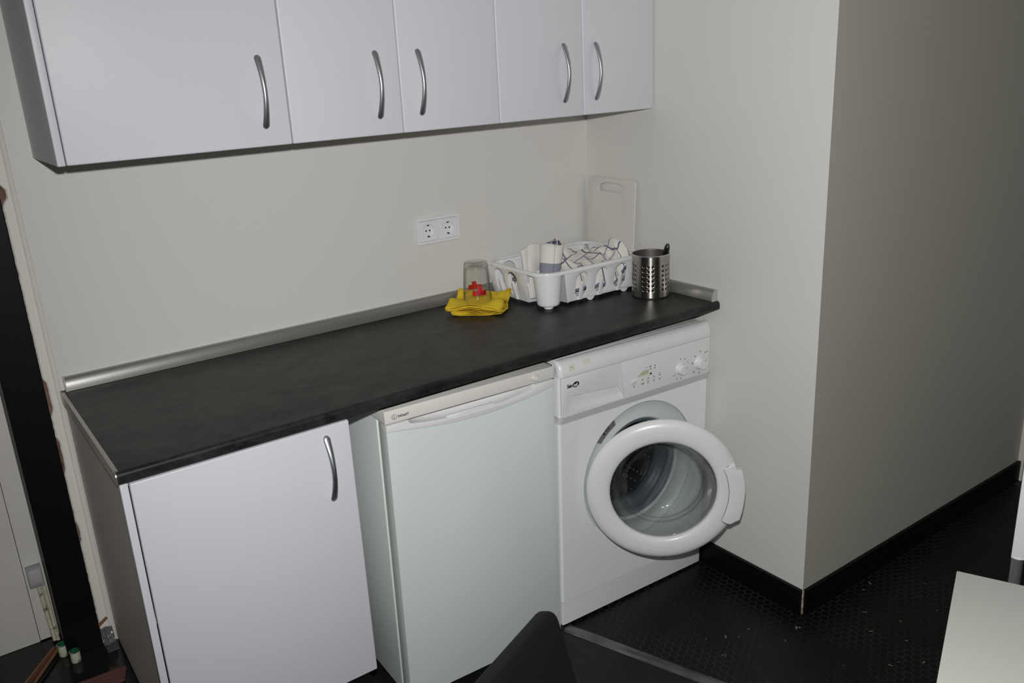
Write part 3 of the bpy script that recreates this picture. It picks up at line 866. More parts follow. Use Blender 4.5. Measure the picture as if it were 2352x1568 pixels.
# round-the-knob marks
for (kx, kz, rk, angs) in ((0.456, 0.7275, 0.0245, (85, 62, 32, -58, -85, -118, -145)), (0.5385, 0.7285, 0.0285, (88, 55, 128, 172, -128, -88))):
    for i, a in enumerate(angs):
        dash(kx + rk * math.cos(R(a)), kz + rk * math.sin(R(a)), 0.0013, 0.0013)
for (x_, z_, w_, h_, r_) in ((0.5385 + 0.0010, 0.7645, 0.004, 0.0045, 0), (0.5620, 0.7570, 0.006, 0.0028, -0.1), (0.5170, 0.7540, 0.0042, 0.0042, 0.5), (0.5065, 0.7325, 0.0026, 0.0085, 0.5), (0.5140, 0.7030, 0.005, 0.0055, 0.3)): dash(x_, z_, w_ * 0.75, h_ * 0.75, r_)
lathe(bm, [(0.0022, -0.0003), (0.0028, -0.0003), (0.0028, 0.0002), (0.0022, 0.0002)], 20, axis='y', closed=True, mx=T((0.2690, YF, 0.7158)))
dash(0.2690, 0.7172, 0.0006, 0.0035)
obj('panel_print', bm, M['black_print'], WM, None)['kind'] = 'stuff'
bm = B()
for (x_, z_) in ((0.3250, 0.7166), (0.3480, 0.7165), (0.3713, 0.7160)):
    for (dx_, dz_, w_, h_) in ((0, 0.0028, 0.006, 0.0006), (0, -0.0028, 0.006, 0.0006), (-0.003, 0, 0.0006, 0.0056), (0.003, 0, 0.0006, 0.0056), (0, 0.0, 0.003, 0.0008)): dash(x_ + dx_, z_ + dz_, w_, h_)
for (x_, z_, w_, h_, r_) in ((0.3165, 0.7635, 0.007, 0.0012, 0), (0.333, 0.7655, 0.010, 0.0012, 0), (0.333, 0.7625, 0.010, 0.0012, 0), (0.3300, 0.7375, 0.006, 0.0006, 0.7), (0.3410, 0.7375, 0.007, 0.0006, -0.6), (0.2690, 0.7235, 0.020, 0.0006, 0.0), (0.3713, 0.7350, 0.012, 0.0006, 0), (0.348, 0.7235, 0.012, 0.0006, 0), (0.325, 0.7235, 0.010, 0.0006, 0), (0.456, 0.7590, 0.003, 0.004, 0), (0.4735, 0.7560, 0.004, 0.003, 0.4), (0.4860, 0.7430, 0.004, 0.002, 0.6), (0.4300, 0.7105, 0.005, 0.002, 0.5), (0.4420, 0.6980, 0.004, 0.003, 0.4), (0.4590, 0.6960, 0.003, 0.0035, 0), (0.5385, 0.6950, 0.006, 0.003, 0.2), (0.5700, 0.7575, 0.003, 0.003, 0)): dash(x_, z_, w_, h_, -r_)
obj('panel_symbols', bm, M['grey_print'], WM, None)['kind'] = 'stuff'
bm = B(); add_bm(bm, text_bm('LT 1000', 0.0062, 0.0004), T((0.553, YF - 0.0002, 0.6895)))
# leftover energy label on the panel
bm.free()
bm = B()
for pts, mi in (([(0.281, 0.7420), (0.2925, 0.7420), (0.303, 0.7555), (0.2985, 0.7535)], 0), ([(0.2925, 0.7420), (0.3265, 0.7425), (0.3265, 0.7560), (0.303, 0.7570)], 1)):
    fv = [bm.verts.new((a, YF - 0.0003, b)) for a, b in pts]; f = bm.faces.new(fv); f.material_index = mi
obj('label_remnant', bm, M['orange'], WM, None, extra=(M['green_label'],), fix=False)
# maker's logo
bm = B()
add_bm(bm, text_bm('Saiv', 0.0142, 0.0004, 0.00045, spacing=0.88), T((0.0235, YF - 0.0001, 0.7715)) @ Matrix.Diagonal((0.98, 1, 1, 1)))
bmo = plate_mesh([[(0.0545 + 0.0115 * math.cos(R(a)), 0.7765 + 0.0082 * math.sin(R(a)) + 0.0012 * math.cos(R(a))) for a in range(0, 360, 12)]], 0.0004, 0)
add_bm(bm, bmo, T((0, YF - 0.0001, 0)))
lg = obj('logo', bm, M['black_print'], WM, None)
bm = B(); add_bm(bm, text_bm('od', 0.0142, 0.0004, 0.0004, spacing=0.86), T((0.0462, YF - 0.0005, 0.7715)))
obj('logo_letters', bm, M['white_print'], lg, None)
# two pieces of old tape on the rounded top
def top_y(z):
    for (y0, z0), (y1, z1) in zip(top[1:-1], top[2:]):
        if z0 <= z <= z1 and z1 > z0: return y0 + (y1 - y0) * (z - z0) / (z1 - z0)
    return 0.0
def curved_patch(x0, x1, z0, z1, m, skew=0.0):
    bm = B(); rows = []
    for k in range(9):
        z = z0 + (z1 - z0) * k / 8
        rows.append([bm.verts.new((x + skew * k / 8, top_y(z) - 0.0006, z + 0.0003)) for x in (x0, x1)])
    for k in range(8): bm.faces.new((rows[k][0], rows[k][1], rows[k + 1][1], rows[k + 1][0]))
    return bm
o = obj('tape', curved_patch(0.030, 0.052, 0.8195, 0.8365, M['tape'], 0.003), M['tape'], WM, 60)
bm = B(); box(bm, 0.036, 0.046, top_y(0.829) - 0.0012, top_y(0.829) + 0.0006, 0.8283, 0.8297, mx=T((0, 0.0, 0)) @ T((0.041, 0, 0.829)) @ Rm(0.3, 'Y') @ T((-0.041, 0, -0.829)))
obj('tape_print', bm, M['teal'], o, None)
obj('tape', curved_patch(0.080, 0.106, 0.8270, 0.8395, M['tape'], 0.004), M['tape'], WM, 60)
# grey label on the door seat
bm = B(); n_ = 10
def on_ring(r, a): return (PCX + r * math.cos(a), 0.0145, PCZ + r * math.sin(a))
vs1 = [bm.verts.new(on_ring(0.2145, R(141 - 25 * k / n_))) for k in range(n_ + 1)]
vs2 = [bm.verts.new(on_ring(0.1885, R(139.5 - 22 * k / n_))) for k in range(n_ + 1)]
for k in range(n_): bm.faces.new((vs1[k], vs1[k + 1], vs2[k + 1], vs2[k]))
sl = obj('rating_label', bm, M['label_grey'], WM, None)
bm = B()
for (r_, a_, w_, h_) in ((0.208, 138, 0.006, 0.004), (0.200, 131, 0.006, 0.007), (0.206, 126, 0.020, 0.0012), (0.202, 126, 0.022, 0.0012), (0.198, 126, 0.018, 0.0012), (0.206, 119, 0.010, 0.0014), (0.198, 120, 0.010, 0.0014)):
    a = R(a_)
    box(bm, -h_ / 2, h_ / 2, -0.0003, 0.0003, -w_ / 2, w_ / 2, mx=T((PCX + r_ * math.cos(a), 0.0142, PCZ + r_ * math.sin(a))) @ Rm(-a, 'Y'))
obj('label_print', bm, M['black_print'], sl, None)['kind'] = 'stuff'

# the open door, hinged at the left
DR = 0.22; DA = 0.642
bm = B()
ring = [(0.1525, 0.004), (0.1545, -0.0015), (0.160, -0.0055), (0.172, -0.0078), (0.188, -0.0080), (0.203, -0.0060), (0.2125, -0.0015), (0.2185, 0.0045), (0.2205, 0.0105), (0.2185, 0.0170), (0.212, 0.0205), (0.160, 0.0205), (0.1535, 0.0160)]
lathe(bm, ring, 96, axis='y', closed=True, mx=T((DR, 0, 0)))
D = obj('door', bm, M['washer_plastic'], WM, 50, loc=(0.076, -0.026, 0.4425), rot=(0, 0, -DA))
bm = B()
gp = [(0.157, 0.010), (0.1535, 0.0070), (0.149, 0.0085), (0.146, 0.014), (0.1445, 0.026), (0.1385, 0.031), (0.134, 0.041), (0.1285, 0.046), (0.1275, 0.050), (0.1285, 0.053), (0.124, 0.060), (0.1215, 0.064), (0.1225, 0.067), (0.118, 0.074), (0.107, 0.088), (0.088, 0.097), (0.06, 0.101), (0.03, 0.1025), (0.0, 0.103)]
gp2 = [(max(r - 0.0045, 0), h - 0.0045) for r, h in gp[::-1]]
lathe(bm, gp, 72, axis='y', mx=T((DR, 0, 0)))
lathe(bm, [(r + 0.004 if r > 0 else 0, h + 0.0045) for r, h in gp[2:]], 72, axis='y', mx=T((DR, 0, 0)))
obj('door_glass', bm, M['door_glass'], D, 60)
hp = [(0.1665, 0.074), (0.176, 0.050), (0.1825, 0.025), (0.1856, -0.0014), (0.1845, -0.030), (0.1775, -0.062), (0.1662, -0.094), (0.180, -0.1035), (0.1935, -0.1065), (0.203, -0.100), (0.212, -0.0955), (0.220, -0.092), (0.2265, -0.062), (0.2305, -0.030), (0.2318, -0.003), (0.2305, 0.022), (0.2260, 0.045), (0.2195, 0.0655), (0.2125, 0.0670), (0.2060, 0.0690), (0.2015, 0.0760), (0.1970, 0.0865), (0.183, 0.081)]
bm = plate_mesh([[(DR + a, b) for a, b in hp]], 0.027, 0.0035, res=2)
obj('door_handle', bm, M['washer_plastic'], D, 50, loc=(0, 0.0045, 0))
bm = B()
tube(bm, [(DR + a - 0.0006, -0.0088 if b > -0.09 and b < 0.07 else -0.0072, b) for a, b in [hp[-1]] + hp[:9]], 0.0007, 6)
obj('handle_seam', bm, M['shadow_gap'], D, None)
bm = B()
box(bm, -0.004, 0.030, 0.0215, 0.0245, -0.05, 0.05, 0.001)
obj('hinge', bm, M['alu'], D, 30, loc=(0.01, 0, 0))

# ------------------------------------------------------------------ wall socket
SO = thing('double_socket', 'white double power socket on the back wall above the worktop', 'socket', (1.117, -0.0005, 1.158))
fo = rrect(-0.0755, 0.0755, -0.0405, 0.0405, 0.004)
hs = [rrect(-0.0695 + d, -0.0015 + d, -0.0315, 0.0315, 0.0015)[::-1] for d in (0.0, 0.071)]
bm = plate_mesh([fo] + hs, 0.009, 0.0016, res=3)
obj('frame', bm, M['socket'], SO, 45, loc=(0, -0.0045, 0))
for d in (-0.0355, 0.0355):
    bm = plate_mesh([rrect(-0.0335, 0.0335, -0.0308, 0.0308, 0.001), circle(0, 0, 0.0195, 40)[::-1]], 0.008, 0.0006)
    ins_ = obj('insert', bm, M['socket'], SO, 40, loc=(d, -0.0048, 0))
    bm = B(); lathe(bm, [(0.0196, -0.0080), (0.0188, -0.0012), (0.0, -0.0012)], 40, axis='y'); 
    obj('well', bm, M['socket'], ins_, 40, loc=(0, 0.0045, 0))
    bm = B()
    for sx_ in (-0.0065, 0.0065):
        lathe(bm, [(0.0, -0.0004), (0.0026, -0.0004), (0.0029, 0.0006)], 16, axis='y', mx=T((sx_, 0.0030, 0)))
    for sz_ in (-1, 1):
        box(bm, -0.0026, 0.0026, -0.0026, 0.0035, sz_ * 0.0172 - 0.0018, sz_ * 0.0172 + 0.0018, 0.0004)
    obj('contact', bm, M['hole'], ins_, 40)

# ------------------------------------------------------------------ cutting board leaning in the corner
CBT = thing('cutting_board', 'translucent white cutting board leaning upright in the corner behind the dish rack', 'cutting board', (XR - 0.030, -0.150, ZC + 0.002), (0, 0.0, 0))
slot = [(-0.055, 0.298), (-0.050, 0.291), (0.055, 0.291), (0.060, 0.298), (0.057, 0.312), (0.030, 0.3185), (0.0, 0.320), (-0.030, 0.3185), (-0.055, 0.312)]
bm = plate_mesh([rrect(-0.117, 0.117, 0.0, 0.335, 0.012), slot[::-1]], 0.006, 0.0018, plane='yz', res=2)
bmesh.ops.transform(bm, matrix=Rm(0.055, 'Y') , verts=bm.verts[:])
obj('board', bm, M['board'], CBT, 40, loc=(0.003, 0.0145, 0))

# ------------------------------------------------------------------ dish rack
RX0, RX1, RY0, RY1, RZ = 1.268, 1.698, -0.333, -0.025, 1.036
DK = thing('dish_rack', 'white plastic dish rack with arched slots near the corner of the worktop', 'dish rack', (1.48, -0.18, ZC))
dx, dy, dz = 1.48, -0.18, ZC
def rim_path(off=0.0, r=0.058, n=10):
    x0, x1, y0, y1 = RX0 - dx - off, RX1 - dx + off, RY0 - dy - off, RY1 - dy + off
    pts = []
    for cx_, cy_, a in ((x1 - r, y1 - r, 0), (x0 + r, y1 - r, 90), (x0 + r, y0 + r, 180), (x1 - r, y0 + r, 270)):
        for i in range(n + 1):
            t = R(a + 90 * i / n); pts.append((cx_ + r * math.cos(t), cy_ + r * math.sin(t)))
    return pts
bm = B()
rimprof = [(0.0, -0.010), (0.003, -0.010), (0.0045, -0.004), (0.0035, -0.0005), (0.0, 0.001), (-0.008, 0.001), (-0.012, -0.0015), (-0.012, -0.0035), (-0.002, -0.0035)]
path = rim_path()
rings = []
for i, (px_, py_) in enumerate(path):
    q0, q1 = Vector(path[i - 1]), Vector(path[(i + 1) % len(path)])
    t = (q1 - q0).normalized(); nn = Vector((t.y, -t.x))
    rings.append([bm.verts.new((px_ + nn.x * a, py_ + nn.y * a, RZ - dz + h)) for a, h in rimprof])
for i in range(len(rings)):
    for k in range(len(rimprof)):
        bm.faces.new((rings[i][k], rings[i][(k + 1) % len(rimprof)], rings[(i + 1) % len(rings)][(k + 1) % len(rimprof)], rings[(i + 1) % len(rings)][k]))
obj('rim', bm, M['plastic_white'], DK, 50)
def arch(cx, w, z0, z1, n=10):
    r = w / 2
    pts = [(cx - r, z0 + r * 0.6), (cx - r, z1 - r)]
    pts += [(cx - r * math.cos(math.pi * k / n), z1 - r + r * math.sin(math.pi * k / n)) for k in range(1, n)]
    pts += [(cx + r, z1 - r), (cx + r, z0 + r * 0.6), (cx + r * 0.5, z0), (cx - r * 0.5, z0)]
    return pts
H_ = RZ - dz - 0.009
def rack_wall(name, u0, u1, ub0, ub1, arches, mx, tongues=True):
    """wall in local (u, z); top edge u0..u1, bottom ub0..ub1"""
    outer = [(ub0, 0.010), (ub1, 0.010), (u1, H_), (u0, H_)]
    bm = plate_mesh([outer] + [arch(c, w, 0.022, H_ - 0.006) for c, w in arches], 0.0024, 0.0004)
    bmesh.ops.transform(bm, matrix=mx, verts=bm.verts[:])
    w_ = obj(name, bm, M['plastic_white'], DK, 40)
    for c, w in arches:
        tw = 0.0085
        tz = 0.072
        bm = plate_mesh([[(c - tw, 0.0105), (c + tw, 0.0105), (c + tw * 0.62, tz - 0.006)] + [(c + tw * 0.62 * math.cos(math.pi * k / 8), tz - 0.006 + tw * 0.62 * math.sin(math.pi * k / 8)) for k in range(1, 8)] + [(c - tw * 0.62, tz - 0.006)]], 0.0055, 0.0012)
        bmesh.ops.transform(bm, matrix=mx @ T((0, -0.002, 0)), verts=bm.verts[:])
        obj('slot_tongue', bm, M['plastic_white'], w_, 40)
    return w_
# front wall slopes inwards to the base
def wall_mx(p0, ang, sl):  # u along ang, leaning inwards
    return T(p0) @ Rm(ang, 'Z') @ T((0, 0, H_)) @ Rm(-sl, 'X') @ T((0, 0, -H_))
rack_wall('front_wall', 0.0, 0.335, 0.024, 0.300, [(0.0735, 0.047), (0.154, 0.047), (0.234, 0.049)], wall_mx((1.350 - dx, RY0 - dy + 0.003, 0), 0, -0.21))
rack_wall('back_wall', 0.0, 0.405, 0.02, 0.385, [(0.075, 0.055), (0.160, 0.055), (0.245, 0.055), (0.33, 0.055)], wall_mx((RX1 - dx - 0.012, RY1 - dy - 0.004, 0), math.pi, -0.16))
rack_wall('left_wall', 0.0, 0.215, 0.012, 0.190, [(0.062, 0.046), (0.133, 0.048)], wall_mx((RX0 - dx + 0.003, -0.030 - dy, 0), -math.pi / 2, -0.21))
rack_wall('right_wall', 0.0, 0.285, 0.02, 0.26, [(0.08, 0.055), (0.165, 0.055), (0.235, 0.04)], wall_mx((RX1 - dx - 0.003, -0.325 - dy, 0), math.pi / 2, -0.12))
# recessed corner panel behind the cup holder (concave, two steps)
bm = B()
def curved_wall(pts, z0, z1, flare=0.0):
    lo = [bm.verts.new((a - dx, b - dy, z0)) for a, b in pts]; hi = [bm.verts.new((a - dx - flare, b - dy - flare, z1)) for a, b in pts]
    for i in range(len(pts) - 1): bm.faces.new((lo[i], lo[i + 1], hi[i + 1], hi[i]))
arc_pts = []
for k in range(13):
    t = k / 12
    a = Vector((1.294, -0.218)) * (1 - t) + Vector((1.376, -0.314)) * t
    push = 0.030 * math.sin(math.pi * t)
    arc_pts.append((a.x + push * 0.7, a.y + push * 0.7))
curved_wall(arc_pts, 0.010, 0.066)
curved_wall([(a - 0.006, b - 0.006) for a, b in arc_pts], 0.064, 0.109, 0.004)
bmesh.ops.solidify(bm, geom=bm.faces[:], thickness=0.002)
obj('corner_panel', bm, M['plastic_white'], DK, 50)
# slatted base
bm = B()
bx0, bx1, by0, by1 = 1.300 - dx, 1.685 - dx, -0.305 - dy, -0.050 - dy
box(bm, bx0 + 0.09, bx1, by0, by0 + 0.006, 0.013, 0.018); box(bm, bx0, bx1, by1 - 0.006, by1, 0.013, 0.018)
box(bm, bx0, bx0 + 0.006, by0 + 0.085, by1, 0.013, 0.018); box(bm, bx1 - 0.006, bx1, by0, by1, 0.013, 0.018)
k = 0
yy = by0 + 0.014
while yy < by1 - 0.01:
    box(bm, bx0 + (0.09 if yy < by0 + 0.09 else 0.004), bx1 - 0.004, yy, yy + 0.006, 0.013, 0.0165); yy += 0.0135
for xx in (bx0 + 0.125, bx0 + 0.245): box(bm, xx, xx + 0.007, by0, by1, 0.0125, 0.019)
obj('slatted_base', bm, M['plastic_white'], DK, 30)
# feet: half discs
for (fx_, fy_, ax) in ((1.470, -0.306, 0), (1.612, -0.306, 0), (1.470, -0.048, 0), (1.640, -0.048, 0)):
    bm = plate_mesh([[(0.016 * math.cos(R(a)), 0.0155 + 0.0155 * math.sin(R(a))) for a in range(180, 361, 15)]], 0.006, 0.001)
    obj('foot', bm, M['plastic_white'], DK, 40, loc=(fx_ - dx, fy_ - dy, 0.0003))
# cutlery cup in the cut-away corner
bm = B()
ccx, ccy = 1.3165 - dx, -0.290 - dy
lathe(bm, [(0.0, 0.0125), (0.024, 0.0125), (0.0315, 0.0130), (0.0345, 0.016), (0.0355, 0.022), (0.0455, 0.112), (0.0440, 0.112), (0.0340, 0.023), (0.032, 0.017), (0.0, 0.016)], 48, mx=T((ccx, ccy, 0)))
lathe(bm, [(0.0, 0.0003), (0.0125, 0.0003), (0.0145, 0.002), (0.0150, 0.0075), (0.0150, 0.0128)], 32, mx=T((ccx, ccy, 0)))
obj('cutlery_cup', bm, M['plastic_white'], DK, 40)

# ------------------------------------------------------------------ towels in the rack
def cloth_grid(fn, nu, nv, su, sv, name, m, label, cat='towel', thick=0.0014, group=None):
    bm = B()
    uvl = bm.loops.layers.uv.new('UVMap')
    vs = [[bm.verts.new(fn(i / nu, j / nv)) for i in range(nu + 1)] for j in range(nv + 1)]
    for j in range(nv):
        for i in range(nu):
            f = bm.faces.new((vs[j][i], vs[j][i + 1], vs[j + 1][i + 1], vs[j + 1][i]))
            for l, (a, b) in zip(f.loops, ((i, j), (i + 1, j), (i + 1, j + 1), (i, j + 1))):
                l[uvl].uv = (a / nu * su, b / nv * sv)
    me = bpy.data.meshes.new(name)
    bm.to_mesh(me); bm.free()
    o = link_mesh(name, me, m, None, 70)
    md = o.modifiers.new('solid', 'SOLIDIFY'); md.thickness = thick
    if label: tag(o, label, cat, group)
    return o
def sstep(a, b, x):
    t = max(0, min(1, (x - a) / (b - a))); return t * t * (3 - 2 * t)
def bump2(u, v, cu_, cv_, ru, rv, h): 
    d = ((u - cu_) / ru) ** 2 + ((v - cv_) / rv) ** 2
    return h * math.exp(-d)
def main_towel(u, v):
    x = 1.385 + 0.222 * u + 0.010 * noise.noise(Vector((u * 3, v * 3, 0)))
    y = -0.312 + 0.235 * v + 0.008 * noise.noise(Vector((u * 3, v * 3, 9)))
    z = ZC + 0.078
    z += 0.034 * sstep(0.0, 0.5, v)
    z += bump2(u, v, 0.50, 0.84, 0.18, 0.13, 0.048)
    z += bump2(u, v, 0.12, 0.55, 0.12, 0.22, 0.006)
    z -= bump2(u, v, 0.72, 0.85, 0.16, 0.20, 0.026)
    z -= 0.075 * sstep(0.93, 1.0, v)
    z -= 0.060 * sstep(0.08, 0.0, u) + 0.05 * sstep(0.10, 0.0, v) + 0.04 * sstep(0.93, 1.0, u)
    r_ = 1 - abs(noise.noise(Vector((u * 3.4 + 4, v * 2.8, 2)))) * 2
    r2 = 1 - abs(noise.noise(Vector((u * 7 + 1, v * 6, 12)))) * 2
    z += 0.012 * r_ + 0.006 * r2 * sstep(0.3, 0.0, v) + 0.003 * noise.noise(Vector((u * 12, v * 12, 5)))
    return Vector((x, y, max(z, ZC + 0.021)))
cloth_grid(main_towel, 90, 80, 0.24, 0.27, 'kitchen_towel', M['towel'], 'off-white towel with a blue-grey check spread over the middle of the dish rack')
def back_towel(u, v):
    x = 1.592 + 0.088 * u
    y = -0.300 + 0.215 * v
    z = ZC + 0.070 + 0.040 * math.sin(math.pi * min(1, u * 1.02)) ** 0.6
    z += bump2(u, v, 0.72, 0.34, 0.26, 0.20, 0.050) - 0.02 * sstep(0.6, 1.0, v)
    z += 0.016 * (1 - 2 * abs(noise.noise(Vector((u * 2.4, v * 4.2 + 3, 7))))) + 0.005 * noise.noise(Vector((u * 9, v * 9, 1)))
    if v < 0.12: z -= 0.05 * (1 - v / 0.12)
    return Vector((x + 0.010 * noise.noise(Vector((z * 20, v * 3, 2))), y, max(z, ZC + 0.021)))
cloth_grid(back_towel, 60, 70, 0.14, 0.26, 'kitchen_towel', M['towel'], 'crumpled off-white checked towel at the right end of the dish rack by the steel holder')
def low_towel(u, v):
    x = 1.395 + 0.255 * u
    y = -0.290 + 0.15 * v
    z = ZC + 0.028 + 0.020 * math.sin(math.pi * v) + 0.012 * (1 - 2 * abs(noise.noise(Vector((u * 7, v * 3, 11))))) 
    return Vector((x, y + 0.008 * noise.noise(Vector((u * 9, v * 2, 4))), max(z, ZC + 0.0215)))
cloth_grid(low_towel, 70, 40, 0.36, 0.17, 'kitchen_towel', M['towel'], 'bunched checked towel low in the dish rack, seen through the front slots')

# rolled towel standing in the cutlery cup
RT = thing('rolled_towel', 'rolled off-white towel with a grey-blue lower band standing in the rack corner', 'towel', (1.3185, -0.2885, ZC + 0.0185), (0, 0, 0))
bm = B()
ax0 = Vector((0, 0, 0)); ax1 = Vector((0.050, 0.034, 0.172))
nt_ = 150; turns = 4.6
inner_l, outer_l = [], []
zsn = 16
def roll_pt(th, h, rad):
    sc = 0.70 + 0.26 * h
    # oval section, a little wider than deep
    ca, sa = math.cos(th), math.sin(th)
    p = ax0 * (1 - h) + ax1 * h
    return p + Vector((ca * rad * sc * 1.06, sa * rad * sc * 0.92, 0.004 * math.sin(th * 2 + 1) * h))
sp = []
for i in range(nt_ + 1):
    th = 2 * math.pi * turns * i / nt_
    rad = 0.007 + 0.0335 * (i / nt_) ** 0.8
    rad *= 1 + 0.05 * math.sin(th * 1.7)
    sp.append((th + 0.6, rad))
hts = [k / zsn for k in range(zsn + 1)]
vs = [[bm.verts.new(roll_pt(th, h, rad)) for k, h in enumerate(hts)] for i, (th, rad) in enumerate(sp)]
for i in range(nt_):
    for k in range(zsn):
        f = bm.faces.new((vs[i][k], vs[i + 1][k], vs[i + 1][k + 1], vs[i][k + 1]))
        f.material_index = 1 if hts[k] < 0.66 else (0 if k < zsn - 1 else (2 if (i // 7) % 2 == 0 and i < nt_ - 38 else 0))
me = bpy.data.meshes.new('roll'); bm.to_mesh(me); bm.free()
o = link_mesh('roll', me, M['towel_plain'], RT, 70, extra=(M['towel_blue'], M['towel_line']))
md = o.modifiers.new('solid', 'SOLIDIFY'); md.thickness = 0.0022; md.offset = -1
# hem line along the outer end of the roll
bm = B()
pts = [roll_pt(sp[-1][0] - 1.2, h, 0.0325) for h in [0.2 + 0.8 * k / 12 for k in range(13)]]

bm.free()
# folded towel to its left: a fan of soft folds, narrow below and wide above
def fold_towel():
    bm = B()
    n_ = 6
    path = []
    for k in range(n_):
        y0_ = (k - (n_ - 1) / 2) * 0.0068
        xs = [-0.030 + 0.006 * ((k * 7) % 3), -0.015, 0.004, 0.024 - 0.005 * ((k * 5) % 3)]
        pts_ = [(x_, y0_ + 0.0018 * math.sin(x_ * 120 + k)) for x_ in xs]
        if k % 2: pts_ = pts_[::-1]
        path += pts_
        if k < n_ - 1: path.append((pts_[-1][0] + (0.0045 if not k % 2 else -0.0045), y0_ + 0.0034))
    zs_ = [k / 16 for k in range(17)]
    vs = []
    for i, (a, b) in enumerate(path):
        col = []
        topz = 0.170 + 0.012 * noise.noise(Vector((i * 0.35, 3, 1))) - 0.020 * (i / len(path)) - 6.0 * (a + 0.004) ** 2
        for z in zs_:
            x = a * (0.35 + 0.75 * z ** 0.8) + 0.004 * noise.noise(Vector((i * 0.3, z * 3, 0)))
            y = b * (0.35 + 1.0 * z) + 0.004 * noise.noise(Vector((i * 0.25, z * 3, 8)))
            if z > 0.9: y *= 0.93
            col.append(bm.verts.new((x, y, z * topz)))
        vs.append(col)
    for i in range(len(path) - 1):
        for k in range(16):
            f = bm.faces.new((vs[i][k], vs[i + 1][k], vs[i + 1][k + 1], vs[i][k + 1]))
    me = bpy.data.meshes.new('folds'); bm.to_mesh(me); bm.free()
    e = thing('folded_towel', 'folded off-white towel upright between the rolled towel and the rack rim', 'towel')
    o = link_mesh('folds', me, M['towel_plain'], e, 70)
    md = o.modifiers.new('solid', 'SOLIDIFY'); md.thickness = 0.0018
    sd = o.modifiers.new('sub', 'SUBSURF'); sd.levels = 1; sd.render_levels = 1
    bm = B()
    c = [v_ for v_ in me.vertices]
    i0 = 3
    pts_ = [c[i0 * 17 + k].co + Vector((0.0012, -0.0022, 0)) for k in range(3, 17)]
    tube(bm, pts_, 0.0013, 6)
    obj('blue_hem', bm, M['towel_line'], e, 50)
    return e
o = fold_towel()
o.matrix_world = T((1.303, -0.232, ZC + 0.024)) @ Rm(R(8), 'Y') @ Rm(R(-10), 'X') @ Rm(R(10), 'Z')

# ------------------------------------------------------------------ utensil holder
UH = thing('utensil_holder', 'perforated brushed steel utensil cylinder at the right end of the worktop', 'utensil holder', (1.6400, -0.4000, ZC + 0.0006))
bm = B()
RAD = 0.0588; HGT = 0.135
cols = []
a = 0.0
for g in range(6):
    for w_, h_ in ((14, 1), (14, 1), (14, 1), (9, 0), (9, 0)):
        cols.append((a, a + w_, h_)); a += w_
rowz = [0.0, 0.0205] + [0.0205 + 0.0148 * (k + 1) for k in range(6)] + [HGT - 0.012, HGT]
off = -28 - 90 - 49 + 4
def cyl(ang, z, r=RAD):
    t = R(ang + off); return Vector((r * math.cos(t), r * math.sin(t), z))
vc = {}
def V(ang, z):
    key = (int(round(ang * 1000)) % 360000, int(round(z * 1e6)))
    if key not in vc: vc[key] = bm.verts.new(cyl(ang, z))
    return vc[key]
for (a0, a1, hc) in cols:
    aa = [a0 + (a1 - a0) * q / 4 for q in range(5)]
    for k in range(len(rowz) - 1):
        zz = [rowz[k] + (rowz[k + 1] - rowz[k]) * q / 4 for q in range(5)]
        if hc and 1 <= k <= 6:
            am, zm = (a0 + a1) / 2, (rowz[k] + rowz[k + 1]) / 2
            bd = [V(aa[q], zz[0]) for q in range(4)] + [V(aa[4], zz[q]) for q in range(4)] + [V(aa[4 - q], zz[4]) for q in range(4)] + [V(aa[0], zz[4 - q]) for q in range(4)]
            ringv = []
            for hr in (0.0052, 0.0036):
                ringv.append([bm.verts.new(cyl(am + math.degrees(hr * math.cos(R(225 + 22.5 * q)) / RAD), zm + hr * math.sin(R(225 + 22.5 * q)))) for q in range(16)])
            for A_, C_ in ((bd, ringv[0]), (ringv[0], ringv[1])):
                for q in range(16): bm.faces.new((A_[q], A_[(q + 1) % 16], C_[(q + 1) % 16], C_[q]))
        else:
            for i in range(4):
                for j in range(4): bm.faces.new((V(aa[i], zz[j]), V(aa[i + 1], zz[j]), V(aa[i + 1], zz[j + 1]), V(aa[i], zz[j + 1])))
me = bpy.data.meshes.new('wall'); bm.to_mesh(me); bm.free()
o = link_mesh('cylinder_wall', me, M['steel'], UH, 50, extra=(M['steel_shaded'],))
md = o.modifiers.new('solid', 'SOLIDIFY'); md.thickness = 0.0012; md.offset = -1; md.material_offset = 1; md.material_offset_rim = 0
bm = B(); lathe(bm, [(0.0, 0.001), (0.052, 0.001), (0.0582, 0.0035), (0.0582, 0.006), (0.0, 0.006)], 60); obj('bottom', bm, M['steel'], UH, 40)
bm = B(); lathe(bm, [(RAD + 0.0004, HGT - 0.003), (RAD + 0.0008, HGT), (RAD - 0.0006, HGT + 0.0008), (RAD - 0.002, HGT)], 72); obj('rolled_rim', bm, M['chrome'], UH, 50)
UT = thing('utensil', 'black-handled utensil sticking up out of the steel cylinder', 'utensil', (1.6400, -0.4000, ZC + 0.0075))
bm = B()
p0 = Vector((0.018, -0.020, 0.045)); p1 = Vector((0.028, -0.046, 0.158))
dirv = (p1 - p0).normalized()
pts = [p0 + (p1 - p0) * k / 14 for k in range(15)]
rad = [0.0070 + 0.0020 * (k / 14) for k in range(13)] + [0.0078, 0.004]
tube(bm, pts, rad, 14)
obj('handle', bm, M['rubber_black'], UT, 60)
bm = B(); lathe(bm, [(0.0, -0.0094), (0.0026, -0.0094), (0.0030, -0.0080), (0.0030, 0.008), (0.0, 0.0092)], 16, axis='y', mx=T(p0 + (p1 - p0) * 0.93) @ Rm(R(-40), 'Z')); obj('hang_hole', bm, M['grey_print'], UT, 50)
